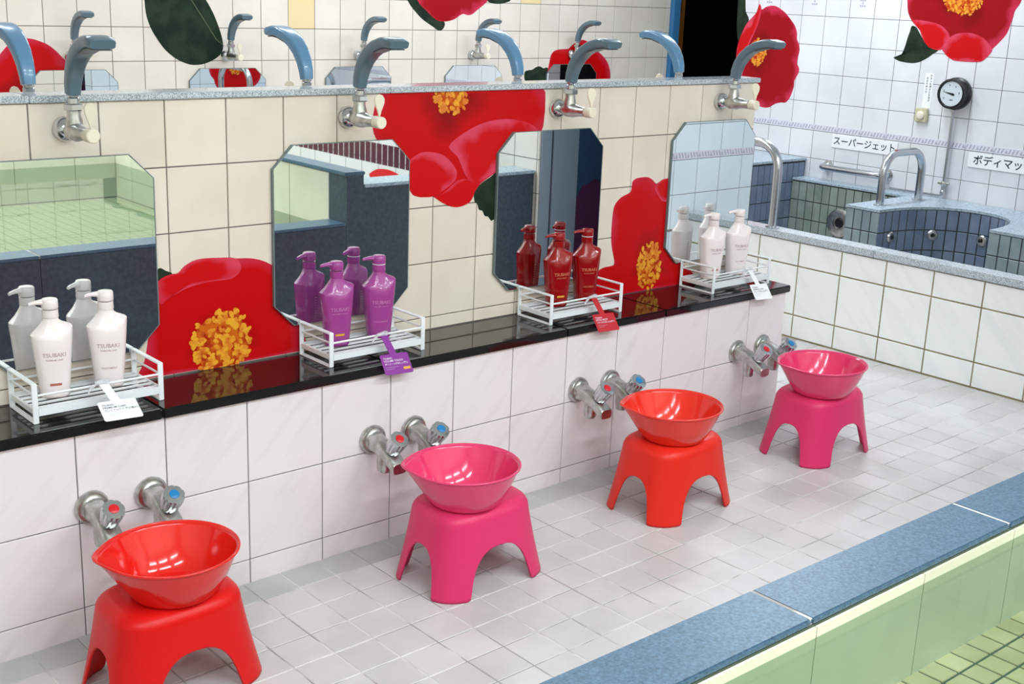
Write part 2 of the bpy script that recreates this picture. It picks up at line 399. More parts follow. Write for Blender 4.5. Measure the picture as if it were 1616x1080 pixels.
for a, b in zip(ys[:-1], ys[1:]):
    if b-a > .1: border_piece(wr, (XW-.0012, -a, .689), (0, -1, 0), b-a, None)
for y in (2.07, 1.77, 1.47, 1.17, .87):                 # small printed motifs, two rows apart
    q = MB()
    for i in range(3):
        for j in range(3):
            if (i+j) % 2 == 0 or i == 1: q.box((XW-.0006, y-.018+.013*i, 1.345+.014*j), (XW-.0001, y-.009+.013*i, 1.354+.014*j))
    q.obj('printed_motif', m_border_line, wr)

# ---- short wall closing the jet bath on the near side (seen in the mirror at the end)
g_end = grid_mat('tub_wall_beyond', srgb(228, 236, 243), srgb(150, 160, 176), .15, .15, 'XZ', 3.39, .988)
we = MB().box((3.25, -.92, -.1), (XW, -.804, WZ)).obj('wall_side', g_end, kind='structure')
MB().box((3.251, -.8045, .38), (XW-.001, -.802, 1.0)).obj('grout_bed', m_grout, we)
ex = seq(-3.39-.15*12, .15, -XW+.002, -3.252)
tile_grid(we, 'wall_tile', m_pale_tile, (0, -.8, 0), (-1, 0, 0), (0, 0, 1), ex, [.388, .538, .688, .838, .988], .0026)
for a, b in zip(ex[:-1], ex[1:]):
    if b-a > .1: border_piece(we, (-a, -.7988, .689), (-1, 0, 0), b-a, None)

# ---- glazed door and frame beside it (seen in the third mirror)
d2 = MB()
for x0, x1 in ((3.062, 3.12), (3.13, 3.285), (3.66, 3.72)): d2.box((x0, -1.36, fz(3)+.002), (x1, -1.28, 2.1))
d2 = d2.obj('door_2', m_alu, kind='structure', bevel=.002)
MB().box((3.062, -1.36, 2.1005), (3.72, -1.28, 2.17)).obj('top_rail', m_alu, d2)
MB().box((3.2855, -1.325, fz(3)+.01), (3.6595, -1.315, 2.099)).obj('pane', m_dark_glass, d2)
ang = [math.pi-.2-k*(math.pi-.4)/22 for k in range(23)]
pv = [(3.29, .0)]+[(3.43+.13*math.cos(a)*(1+.05*math.sin(7*a)), .40+.13*math.sin(a)*(1+.06*math.sin(9*a))) for a in ang]+[(3.60, .0)]
MB().prism(pv, 1.3125, 1.3145, AXY).obj('flower_print', m_violet, d2)
MB().box((3.062, -1.34, 2.1705), (3.72, -1.30, WZ)).obj('transom', m_cream_wall, d2)
wc = MB().box((3.7205, -1.36, -.1), (XW, -1.28, WZ)).obj('wall_lobby', m_cream_wall, kind='structure')

# ---- back of the hall
g_back = grid_mat('back_wall_tile', srgb(240, 230, 212), srgb(120, 112, 108), .15, .15, 'XZ', .3, .988)
wb = MB().box((-3, -4.5, -.1), (7.6, -4.4, WZ)).obj('wall_back', g_back, kind='structure')
tile_grid(wb, 'wall_tile', m_burgundy, (0, -4.3995, 0), (-1, 0, 0), (0, 0, 1), seq(-5.5, .1, -5.6, -3.1), [.40, .52], .005)
wl = MB().box((-3.1, -4.5, -.1), (-3, YF+.12, WZ)).obj('wall_left', m_cream_wall, kind='structure')
wx = MB().box((7.6, -4.5, -.1), (7.65, 2.2, WZ)).box((5.2, -1.25, -.1), (7.6, -1.2, WZ)).obj('wall_end', m_cream_wall, kind='structure')
ce = MB().box((-3.1, -4.5, WZ+.001), (7.65, 5.1, WZ+.1)).obj('ceiling', m_plaster, kind='structure')

# ================================================================== BATH POOL IN FRONT
ZK, YO, YI, XE = .455, -1.305, -1.425, 2.06
pool = thing('bath_pool', 'large sunken bath with blue granite rim in the right foreground', 'bath', (0, -2.4, -.03))
def pobj(mb, name, m, **k):
    o = mb.obj(name, m, pool, **k); o.location = (0, 2.4, .03); return o
class PoolRoot: pass
pool_face = pobj(MB().box((-2.9, YI+.006, -.06), (2.06, YO-.006, ZK-.0125)), 'rim_wall', m_grout_dark)
kx = [-2.9+.004]+[.85+.605*k for k in range(-5, 3)]
for a, b in zip(kx[:-1], kx[1:]):
    pobj(MB().box((a+.0012, YI, ZK-.012), (b-.0012, YO, ZK)), 'rim_stone', m_kerb, bevel=.003)
    pobj(MB().box((a+.001, YO-.0055, -.05), (b-.001, YO-.0005, ZK-.0125)), 'outer_panel', m_dark_stone)
pobj(MB().box((-2.8, YI+.0035, ZK-.0115), (XE-.001, YO-.0035, ZK-.0012)), 'rim_joint', m_grout_floor)
def ptile(name, m, P, u, v, us, vs_, gap):
    for j in range(len(vs_)-1):
        for i in range(len(us)-1):
            o = tile(pool, name, m, Vector(P)+Vector(u)*us[i]+Vector(v)*vs_[j], u, v, us[i+1]-us[i], vs_[j+1]-vs_[j], gap)
            o.location += Vector((0, 2.4, .03))
ZB = .25             # bath floor
pobj(MB().box((-2.9, YI+.0015, ZB-.02), (XE, YI+.0058, ZK-.0125)), 'inner_bed', m_grout_green)
ptile('pool_tile', m_pool_tile, (0, YI, 0), (-1, 0, 0), (0, 0, 1), seq(-1.464, .304, -XE, .9), [ZB-.005, ZK-.0125], .0026)
g_pf = grid_mat('pool_floor_beyond', srgb(216, 204, 156), srgb(110, 118, 92), .053, .053, 'XY', 1.13, YI, .35, .002)
pobj(MB().box((-2.9, -3.44, ZB-.06), (XE, YI, ZB-.004)), 'pool_floor', g_pf)
pobj(MB().box((.95, -1.80, ZB-.0039), (1.96, YI-.0005, ZB-.0028)), 'mosaic_bed', m_grout_green)
ptile('mosaic_tile', m_mosaic, (0, 0, ZB), (1, 0, 0), (0, 1, 0), [.971+.053*k for k in range(19)], [YI-.053*k-.001 for k in range(7)][::-1], .005)
g_pw = grid_mat('pool_end_wall', srgb(226, 222, 190), srgb(128, 132, 100), .304, .3, 'YZ', YI, .355, .3)
pobj(MB().box((XE, -3.6, -.05), (XE+.08, YO, .640)), 'end_wall', m_dark_stone)
ptile('pool_tile', m_pool_tile, (XE-.001, 0, 0), (0, -1, 0), (0, 0, 1), seq(-YI, .304, 1.43, 3.44), [ZB, .355, .640], .0026)
pobj(MB().box((XE-.008, -3.6, .6405), (XE+.085, YO+.004, .655)), 'end_capstone', m_kerb, bevel=.003)
pobj(MB().box((XE+.081, -1.455, -.05), (3.05, YO-.01, .588)), 'raised_bath_wall', m_dark_stone)
g_in = grid_mat('raised_bath_tile', srgb(232, 224, 214), srgb(120, 112, 108), .15, .15, 'YZ', -1.6, .5)
wi = MB().box((3.0505, -4.39, -.1), (3.0605, -1.29, WZ)).obj('wall_inner', g_in, kind='structure')
tile_grid(wi, 'wall_tile', m_burgundy, (3.0495, 0, 0), (0, -1, 0), (0, 0, 1), seq(1.47, .05, 1.47, 3.4), [.475, .585], .005)
fp = [(-2.42+.16*math.cos(6.283*k/24)*(1+.06*math.sin(30*k/24*2)), .40+.06*math.sin(6.283*k/24)) for k in range(24)]
MB().add([(3.048, y, z) for y, z in fp], [tuple(range(24))]).obj('flower_print', m_red, wi)
pobj(MB().box((XE+.081, -3.6, -.05), (3.049, -1.456, .33)), 'raised_bath_floor', m_stone_top)
pobj(MB().box((XE+.086, -1.46, .5885), (3.05, YO, .602)), 'raised_bath_ledge', m_stone_top, bevel=.003)
pobj(MB().box((-2.9, -3.6, -.05), (XE, -3.445, .5)), 'rear_wall', m_grout_green)
ptile('pool_tile', m_pool_tile, (0, -3.44, 0), (1, 0, 0), (0, 0, 1), seq(1.54, .304, .3, XE-.002), [ZB, .5], .0026)
pobj(MB().lathe([(.018, .6555), (.018, 1.5)], 16, Matrix.Translation((XE+.04, -1.95, 0))), 'handrail_post', m_steel, smooth=True)
# water
m_water = bpy.data.materials.new('bath_water'); m_water.use_nodes = True
nt = m_water.node_tree; nt.nodes.remove(nt.nodes['Principled BSDF']); out = nt.nodes['Material Output']
tb = nt.nodes.new('ShaderNodeBsdfTransparent'); tb.inputs[0].default_value = (.63, .77, .745, 1)
gb = nt.nodes.new('ShaderNodeBsdfGlossy'); gb.inputs['Roughness'].default_value = .02
fr = nt.nodes.new('ShaderNodeFresnel'); fr.inputs[0].default_value = 1.33
bn = nt.nodes.new('ShaderNodeTexNoise'); bn.inputs['Scale'].default_value = 5; bp = nt.nodes.new('ShaderNodeBump'); bp.inputs['Strength'].default_value = .03; bp.inputs['Distance'].default_value = .02
nt.links.new(nt.nodes.new('ShaderNodeNewGeometry').outputs['Position'], bn.inputs['Vector'])
nt.links.new(bn.outputs[0], bp.inputs['Height']); nt.links.new(bp.outputs[0], gb.inputs['Normal'])
mx = nt.nodes.new('ShaderNodeMixShader'); nt.links.new(fr.outputs[0], mx.inputs[0]); nt.links.new(tb.outputs[0], mx.inputs[1]); nt.links.new(gb.outputs[0], mx.inputs[2])
nt.links.new(mx.outputs[0], out.inputs[0])
wt = mesh('bath_water', [(-2.9, -3.439, .424), (XE-.002, -3.439, .424), (XE-.002, YI-.001, .424), (-2.9, YI-.001, .424)], [(0, 1, 2, 3)], m_water)
tag(obj('bath_water', wt), 'still clear green-tinted water filling the large bath', 'water', kind='stuff')

# ================================================================== JET BATH
XT = 3.4746
jb = thing('jet_bath', 'tiled jet bath with white tiled front and grey-blue inside', 'bath', (XT, .4, 0))
def J(mb, name, m, **k):
    o = mb.obj(name, m, jb, **k); o.location = (-XT, -.4, 0); return o
def jtile(name, m, P, u, v, us, vs_, gap, pick=None):
    for j in range(len(vs_)-1):
        for i in range(len(us)-1):
            o = tile(jb, name, (pick(i, j) if pick else m) or m, Vector(P)+Vector(u)*us[i]+Vector(v)*vs_[j], u, v, us[i+1]-us[i], vs_[j+1]-vs_[j], gap)
            o.location += Vector((-XT, -.4, 0))
J(MB().box((XT+.0035, -.798, -.05), (XT+.08, 2.2, .4335)), 'front_wall', m_grout_tan)
jtile('front_tile', m_tub_tile, (XT, 0, 0), (0, -1, 0), (0, 0, 1), seq(-.5447, .2, -1.5447, .798), [fz(XT)+.002, .1324, .3349, .4324], .006)
cy = seq(-.5, .7, -.798, 2.2)
for a, b in zip(cy[:-1], cy[1:]):
    J(MB().box((XT-.009, a+.0006, .4338), (XT+.082, b-.0006, .462)), 'front_capstone', m_speckle, bevel=.003)
J(MB().box((XT+.081, -.798, -.05), (XW-.003, 2.2, .0)), 'bath_floor', m_grout_dark)
YT = 1.721
J(MB().box((XT+.081, YT+.004, 0), (XW-.003, 2.2, .522)), 'raised_side', m_grout_dark)
J(MB().box((XT+.075, YT-.004, .5225), (XW-.003, 2.2, .536)), 'raised_side_capstone', m_stone_top, bevel=.002)
zt = [.12, .215, .312, .41, .516]
jtile('blue_tile', m_blue_tile, (0, YT, 0), (1, 0, 0), (0, 0, 1), seq(4.99, .05, 4.24, XW-.003), zt, .005)
XG = 4.99
J(MB().box((XG+.004, -.798, 0), (XW-.003, YT, .424)), 'rear_ledge', m_grout_dark)
J(MB().box((XG-.003, -.798, .4245), (XW-.003, YT-.001, .437)), 'ledge_capstone', m_stone_top, bevel=.002)
jtile('green_tile', m_green_tile, (XG, 0, 0), (0, -1, 0), (0, 0, 1), seq(-YT, .05, -YT, -.95), [.02, .12, .22, .32, .42], .005)
# seat block with a rounded niche between two piers
XB, ZS = 4.40, .449
N = 26
arc = []
for k in range(N+1):
    t = math.pi*k/N; s = math.sin(t); c = math.cos(t)
    arc.append((XB+.42*max(s, 0)**.85, .5115+.2725*math.copysign(abs(c)**.9, c)))
front = [(XB, .967)]+arc+[(XB, -.797)]
def block(z0, z1, dx, name, m):
    """plan strips between the curved front edge and the straight rear edge"""
    q = MB(); n = len(front)
    v = [(x+dx, y, z) for z in (z0, z1) for x, y in front]+[(XG+.003, y, z) for z in (z0, z1) for x, y in front]
    f = []
    for i in range(n-1):
        A, B, Cc, D = i, n+i, 2*n+i, 3*n+i
        f += [(A, A+1, B+1, B), (Cc, D, D+1, Cc+1), (B, B+1, D+1, D), (A, Cc, Cc+1, A+1)]
    f += [(0, n, 3*n, 2*n), (n-1, 3*n-1, 4*n-1, 2*n-1)]
    return J(q.add(v, f), name, m)
block(0, ZS-.0125, .004, 'seat_block', m_grout_dark)
block(ZS-.012, ZS, -.003, 'seat_top', m_stone_top)
zb_ = [ZS-.0125-.0975*k for k in range(5)][::-1]
jtile('pier_tile', m_teal_tile, (XB, 0, 0), (0, -1, 0), (0, 0, 1), seq(-.967, .0458, -.967, -.784), zb_, .005)
jtile('pier_tile', m_teal_tile, (XB, 0, 0), (0, -1, 0), (0, 0, 1), seq(-.239, .05, -.239, .798), zb_, .005)
# niche tiles follow the curve
pts = [Vector(p) for p in arc]; d = [0]
for a, b in zip(pts[:-1], pts[1:]): d.append(d[-1]+(b-a).length)
def at(s):
    for i in range(len(pts)-1):
        if d[i+1] >= s: return pts[i].lerp(pts[i+1], (s-d[i])/(d[i+1]-d[i]))
    return pts[-1]
nn = int(d[-1]/.049)
for i in range(nn):
    a, b = at(d[-1]*i/nn), at(d[-1]*(i+1)/nn); u = (b-a).normalized(); L = (b-a).length
    for j in range(4):
        m_ = m_blue_tile if i < nn*.62 else m_teal_tile  # bluish light on the left of the niche put into the tile colour
        o = tile(jb, 'niche_tile', m_, (a.x, a.y, zb_[j]), (u.x, u.y, 0), (0, 0, 1), L, .0975, .005)
        o.location += Vector((-XT, -.4, 0))
def jet(P, n, r, name='jet_nozzle'):
    q = Vector(n).to_track_quat('Z', 'Y').to_matrix().to_4x4(); q.translation = Vector(P)
    o = J(MB().lathe([(r, 0), (r, .006), (r*.8, .012), (r*.45, .013), (r*.42, .004)], 20, q, cap=True), name, m_chrome_worn, smooth=True)
    MB().lathe([(r*.38, .0042), (r*.3, .009), (r*.05, .0095)], 14, q).obj('nozzle_hole', m_black_plastic, o)
jet((XG, 1.391, .237), (-1, 0, 0), .075, 'large_jet_nozzle')
for s in (.09, .31, .52):
    a = at(d[-1]*s); b = at(d[-1]*(s+.01)); u = (b-a).normalized(); n_ = Vector((u.y, -u.x, 0))
    if n_.dot(Vector((4.5-a.x, .51-a.y, 0))) < 0: n_ = -n_
    jet((a.x, a.y, .315), n_, .026)

# ================================================================== WASH PLACES
PLACE = ['nearest the camera at the left', 'second from the left with purple bottles', 'third from the left with red bottles', 'farthest right by the jet bath']
SX = [.37, 1.073, 1.772, 2.477]
# ---- black stone shelf
sh = thing('stone_shelf', 'long polished black granite shelf below the four mirrors', 'shelf', (.5, .09, .446))
for a, b in zip([-.7, -.13, .47, 1.069, 1.667, 2.068], [-.13, .47, 1.069, 1.667, 2.068, 2.672]):
    o = MB().box((a+.0007, -.012, .4462), (b-.0007, YU-.0008, .469)).obj('slab', m_black, sh, bevel=.003); o.location = (-.5, -.09, -.446)
# ---- mirrors
def mirror_mesh(w, h, c, y0, y1, name, m, ins=0):
    a = w/2-ins; poly = [(-a+c, ins), (a-c, ins), (a, c), (a, h-c), (a-c, h-ins), (-a+c, h-ins), (-a, h-c), (-a, c)]
    return MB().prism(poly, -y1, -y0, AXY)
mir = thing('mirror', 'x', 'mirror', (0, 0, 0))
mirror_mesh(.402, .445, .055, -.0035, 0, 'backing', None).obj('backing', m_mirror_edge, mir)
mirror_mesh(.402, .445, .055, -.0085, -.0036, 'glass', None).obj('glass_edge', m_mirror_edge, mir)
mirror_mesh(.399, .445, .055, -.009, -.0086, 'glass', None, .0015).obj('pane', m_mirror, mir)
ML = ['cut-corner mirror behind the white bottles at the left edge', 'cut-corner mirror behind the purple bottles', 'cut-corner mirror behind the red bottles', 'cut-corner mirror behind the white bottles at the wall end']
MX = [.361, 1.061, 1.76, 2.464]
mir.location = (MX[0], YU-.0016, .545); mir['label'] = ML[0]; mir['group'] = 'mirrors over the black shelf'
for k in (1, 2, 3): dup(mir, (MX[k], YU-.0016, .545), ML[k])
FXM = [1.555, 2.304, 3.048, 3.808, 4.553]
WORD = ['leftmost', 'second from the left', 'third from the left', 'fourth from the left', 'rightmost']
for k in range(5): dup(mir, (FXM[k], YF-.0016, .508), 'small distant mirror on the far wall, %s of five' % WORD[k], 'mirrors on the far wall')

# ---- showers
def make_shower(head_m):
    t = thing('shower', 'x', 'shower', (0, 0, 0))
    MB().lathe([(.012, 0), (.024, .001), (.0265, .008), (.025, .018), (.018, .028), (.012, .032)], 24, AXY).obj('flange', m_chrome, t, smooth=True)
    b = MB().lathe([(.011, .028), (.0145, .034), (.0145, .045)], 20, AXY)
    b.lathe([(.0185, .0445), (.0195, .05), (.0195, .072), (.0165, .085), (.0135, .105), (.0135, .122)], 24, AXY)
    b.lathe([(.0185, 0), (.0175, .02), (.014, .034), (.014, .05)], 20, Matrix.Translation((0, -.058, 0)))
    b.obj('valve_body', m_chrome_worn, t, smooth=True)
    MB().lathe([(.0185, .043), (.0205, .045), (.0205, .055), (.0185, .057)], 6, Matrix.Translation((0, -.058, 0))).obj('hex_nut', m_chrome, t, smooth=True, angle=.4)
    MB().lathe([(.0125, .0575), (.0125, .068), (.0105, .07), (.0125, .074), (.0125, .08)], 18, Matrix.Translation((0, -.058, 0))).obj('swivel_neck', m_chrome, t, smooth=True)
    P = [(-.058, .076), (-.061, .096), (-.070, .120), (-.086, .143), (-.108, .162), (-.136, .177), (-.168, .186), (-.192, .188), (-.211, .1855), (-.218, .183)]
    w = [.0135, .015, .0165, .0185, .0205, .0225, .0245, .0265, .0275, .026]
    h = [.0135, .0145, .0148, .0145, .014, .0135, .013, .0125, .0115, .009]
    hd = MB().tube([(0, y, z) for y, z in P], 0, 20, True, flat=(w, h)).obj('shower_head', head_m, t, smooth=True, angle=1.0)
    u_ = MB(); pp = P[5:9]
    top = []; 
    for (y, z), ww, hh in zip(pp, w[5:9], h[5:9]): top.append((y, z-hh-.0003, ww*.72))
    v = []
    for y, z, ww in top: v += [(-ww, y, z), (ww, y, z), (ww, y, z-.0025), (-ww, y, z-.0025)]
    u_.loft([v[4*i:4*i+4] for i in range(4)]).obj('spray_plate', m_shower_face, hd)
    lv = MB().lathe([(.0125, .1225), (.0145, .125), (.0145, .15), (.0125, .152)], 20, AXY)
    loop = [(.0, -.143, .012), (-.004, -.1425, .028), (-.0105, -.141, .045), (-.011, -.14, .056), (-.006, -.139, .064), (0, -.139, .066), (.006, -.139, .064), (.011, -.14, .056), (.0105, -.141, .045), (.004, -.1425, .028)]
    a = [Matrix.Translation((0, -.14, 0)) @ Matrix.Rotation(-.6, 4, 'Z') @ (Vector(q)+Vector((0, .14, 0))) for q in loop]
    lv.loft([[q+Vector((0, -.0025, 0)) for q in a], [q+Vector((0, .0025, 0)) for q in a]])
    lv.obj('lever', m_ivory, t, smooth=True)
    return t
sh1 = make_shower(m_shower)
for k in range(4):
    lab = 'blue-grey arched shower head on chrome valve, washing place ' + PLACE[k]
    loc = (SX[k], YU-.0002, 1.05)
    if k == 0: sh1.location = loc; sh1['label'] = lab; sh1['group'] = 'showers above the near mirrors'
    else: dup(sh1, loc, lab)
for k in range(5):
    dup(sh1, (1.547+.748*k, YF-.0002, 1.01), 'small distant shower on the far wall, %s of five' % WORD[k], 'showers on the far wall', rz=0)
sh2 = make_shower(m_shower_blue)
BX = [.352, 1.045, 1.745, 2.43]
for k in range(4):
    lab = 'light blue shower head seen from behind above the partition, ' + ['leftmost', 'second from the left', 'third from the left', 'rightmost'][k] + ' of four'
    if k == 0: sh2.location = (BX[0], .269, 1.054); sh2.rotation_euler = (0, 0, math.pi); sh2['label'] = lab; sh2['group'] = 'showers on the back of the partition'
    else: dup(sh2, (BX[k], .269, 1.054), lab, rz=math.pi)

# ---- taps
def make_tap(cap_m):
    t = thing('tap', 'x', 'tap', (0, 0, 0))
    MB().lathe([(.034, 0), (.037, .003), (.037, .008), (.033, .013), (.026, .014), (.022, .018), (.02, .022)], 32, AXY).obj('flange', m_chrome_worn, t, smooth=True)
    def rr(y, z, w, h):
        pts_ = []
        for q in range(20):
            a = 2*math.pi*(q+.5)/20; c, s = math.cos(a), math.sin(a)
            pts_.append((w*math.copysign(abs(c)**.5, c), y, z+h*math.copysign(abs(s)**.5, s)))
        return pts_
    MB().loft([rr(-.016, -.002, .023, .022), (rr(-.035, -.004, .020, .020)), rr(-.055, -.009, .020, .020), rr(-.075, -.017, .020, .0185), rr(-.098, -.030, .021, .016), rr(-.118, -.040, .021, .0145), rr(-.121, -.0415, .0195, .013)]).obj('tap_body', m_chrome_worn, t, smooth=True)
    MB().lathe([(.019, -.005), (.019, -.045), (.018, -.058), (.015, -.064), (.013, -.058)], 22, Matrix.Translation((0, -.056, -.004))).obj('spout', m_chrome_worn, t, smooth=True)
    q = Matrix.Translation((0, -.084, -.008)) @ Matrix.Rotation(math.radians(38), 4, 'X')
    MB().lathe([(.0125, -.012), (.0125, .006)], 18, q).obj('stem', m_chrome_worn, t, smooth=True)
    n = 64; prof = [(.018, .006), (.0205, .010), (.0225, .026), (.0242, .048), (.023, .0535), (.013, .0548)]
    rings = []
    for r, z in prof:
        ring = []
        for k in range(n):
            a = 2*math.pi*k/n; f = 1-.085*(max(0, -math.cos(8*a)))**2 if z < .054 else 1
            ring.append(q @ Vector((r*f*math.cos(a), r*f*math.sin(a), z)))
        rings.append(ring)
    hd = MB().loft(rings).obj('handle', m_chrome, t, smooth=True, angle=.5)
    MB().lathe([(.0108, .0548), (.0108, .0562), (.009, .0572)], 20, q).obj('colour_cap', cap_m, hd, smooth=True)
    return t
th_, tc_ = make_tap(m_hot), make_tap(m_cold)
HX = [.305, 1.022, 1.728, 2.43]; CX = [.438, 1.148, 1.855, 2.556]
for k in range(4):
    for tt, xx, word in ((th_, HX, 'red-capped'), (tc_, CX, 'blue-capped')):
        lab = 'chrome %s tap at the washing place %s' % (word, PLACE[k])
        if k == 0: tt.location = (xx[0], -.0002, .281); tt['label'] = lab; tt['group'] = 'chrome taps over the floor'
        else: dup(tt, (xx[k], -.0002, .281), lab)

# ---- stools
def stool_mesh(m):
    n = 144; H = .201; rows_ = []
    def ring(a, b, e=3.3):
        out = []
        for k in range(n):
            t = 2*math.pi*k/n; c, s = math.cos(t), math.sin(t)
            out.append((a*math.copysign(abs(c)**(2/e), c), b*math.copysign(abs(s)**(2/e), s)))
        return out
    A0, B0, A1, B1 = .170, .131, .135, .104
    def zb(x, y, a, b):
        if abs(x)/a > abs(y)/b: w, v, hh = .060, y, .114
        else: w, v, hh = .092, x, .112
        q = abs(v)/w
        return max(0, 1-(q-1)/.12)**2*.007 if q >= 1 else .007+(hh-.007)*(1-q**2.6)**.42
    base = ring(A0, B0)
    heights = [0, .04, .1, .2, .32, .46, .6, .75, .88, 1]
    R = []
    for f in heights:
        row = []
        for k in range(n):
            x0, y0 = base[k]; z0 = zb(x0, y0, A0, B0); z = z0+(H-.03-z0)*f
            s = z/(H-.03); fl_ = (1-s)**1.6
            a = A1+(A0-A1)*(.75*(1-s)+.25*fl_); b = B1+(B0-B1)*(.75*(1-s)+.25*fl_)
            row.append((x0*a/A0, y0*b/B0, z))
        R.append(row)
    for i in range(1, 7):
        t = math.pi/2*i/6; o_ = .03
        k_ = (A1-o_+o_*math.cos(t))/A0; kb = (B1-o_+o_*math.cos(t))/B0
        R.append([(x*k_, y*kb, H-o_+o_*math.sin(t)) for x, y in base])
    for s in (.75, .5, .25): R.append([(x*(A1-.03)/A0*s, y*(B1-.03)/B0*s, H-.002*(1-s)) for x, y in base])
    v = [q for r in R for q in r]+[(0, 0, H-.0022)]; f = []
    for i in range(len(R)-1):
        for j in range(n): f.append((i*n+j, i*n+(j+1) % n, (i+1)*n+(j+1) % n, (i+1)*n+j))
    c = len(v)-1; i = len(R)-1
    for j in range(n): f.append((i*n+j, i*n+(j+1) % n, c))
    me = mesh('stool_shell', v, f, m, True)
    return me
def solid(o, t, off=-1):
    me = o.data; top = max(me.polygons, key=lambda q: q.center.z) if off < 0 else min(me.polygons, key=lambda q: q.center.z)
    if (top.normal.z < 0) == (off < 0): me.flip_normals()
    off = -1
    md = o.modifiers.new('thickness', 'SOLIDIFY'); md.thickness = t; md.offset = off; md.use_even_offset = False
ST = [(.346, -.272, m_red, 0), (1.121, -.274, m_pink, 0), (1.822, -.289, m_orange, .03), (2.496, -.285, m_pink, .02)]
SL = ['red plastic bath stool nearest the camera, cut by the bottom edge', 'pink plastic bath stool second from the left', 'orange-red plastic bath stool third from the left', 'pink plastic bath stool farthest right']
for (x, y, m, rz), lab in zip(ST, SL):
    o = obj('bath_stool', stool_mesh(m)); solid(o, .0055)
    o.location = (x, y, fz(x)+.0012); o.rotation_euler = (0, -math.atan(SLOPE), rz)
    tag(o, lab, 'stool', 'bath stools along the wash wall')
# ---- bowls
def bowl(m, loc, rz, lab):
    n = 96; H = .092; RB = .078; RR = .127
    t = thing('wash_bowl', lab, 'bowl', loc, 0, 'wash bowls on the stools')
    t.rotation_euler = (Matrix.Rotation(-math.atan(SLOPE), 3, 'Y') @ Matrix.Rotation(rz, 3, 'Z')).to_euler()
    def rad(th, f):
        d_ = math.atan2(math.sin(th), math.cos(th)); tip = .09*math.exp(-(d_/.24)**2)+.09*math.exp(-(d_/.8)**2)
        return (RB+(RR-RB)*f**.68)*(1+tip*f**1.6)
    def zz(th, f): 
        d_ = math.atan2(math.sin(th), math.cos(th))
        return H*f+.006*f*f*math.exp(-(d_/.5)**2)
    R = []
    for s in (.3, .7, .95): R.append([(RB*s*math.cos(2*math.pi*k/n), RB*s*math.sin(2*math.pi*k/n), 0.0) for k in range(n)])
    for f in (.02, .08, .2, .35, .5, .65, .8, .92, 1): R.append([(rad(2*math.pi*k/n, f)*math.cos(2*math.pi*k/n), rad(2*math.pi*k/n, f)*math.sin(2*math.pi*k/n), zz(2*math.pi*k/n, f)) for k in range(n)])
    b = MB().loft(R, cap=False); b.v.append(Vector((0, 0, 0))); c = len(b.v)-1
    for j in range(n): b.f.append((j, c, (j+1) % n))
    o = b.obj('bowl_shell', m, t, smooth=True, angle=1.2); solid(o, .0028, 1)
    top = [Vector(q)*1 for q in R[-1]]
    rim = [Vector((q.x*1.006, q.y*1.006, q.z)) for q in top]
    MB().tube(rim, .0027, 8, closed=True).obj('rim', m, t, smooth=True, angle=1.5)
BW = [(.349, -.291, m_red_bowl, 166, 'glossy red teardrop wash bowl on the nearest stool'), (1.086, -.294, m_pink_bowl, 153, 'glossy pink teardrop wash bowl on the second stool, purple bottles above'),
      (1.802, -.303, m_orange_bowl, 150, 'glossy orange-red teardrop wash bowl on the third stool'), (2.460, -.312, m_pink_bowl, 158, 'glossy pink teardrop wash bowl on the farthest stool')]
for x, y, m, a, lab in BW: bowl(m, (x, y, fz(x)+.2028), math.radians(a), lab)

# ---- racks
def make_rack():
    t = thing('wire_rack', 'x', 'rack', (0, 0, 0)); w, dp, h = .275, .138, .086
    for x in (0, w):
        e = MB()
        e.box((x-.006, 0, 0), (x+.006, .004, h)).box((x-.006, dp-.004, 0), (x+.006, dp, h))
        e.box((x-.006, .0041, h-.004), (x+.006, dp-.0041, h)).box((x-.006, .0041, 0), (x+.006, dp-.0041, .004))
        e.box((x-.0025, .0041, .058), (x+.0025, dp-.0041, .062)).box((x-.003, .0041, .018), (x+.003, dp-.0041, .031))
        e.obj('end_frame', m_white_metal, t, bevel=.0012)
    for y in (.002, dp-.002):
        MB().tube([(.0061, y, .06), (w-.0061, y, .06)], .0026, 8).obj('rail', m_white_metal, t, smooth=True)
        MB().box((.0061, y-.002, .016), (w-.0061, y+.002, .031)).obj('side_bar', m_white_metal, t)
    for k in range(5):
        y = .019+k*.025
        MB().box((.0032, y-.004, .0265), (w-.0032, y+.004, .030)).obj('slat', m_white_metal, t)
    return t
RX = [.219, .934, 1.655, 2.345]
RL = ['white wire rack with white bottles at the left edge', 'white wire rack holding the purple bottles', 'white wire rack holding the red bottles', 'white wire rack with white bottles at the shelf end']
rk = make_rack()
for k in range(4):
    if k == 0: rk.location = (RX[0], .043, .4692); rk['label'] = RL[0]; rk['group'] = 'wire racks on the black shelf'
    else: dup(rk, (RX[k], .043, .4692), RL[k])

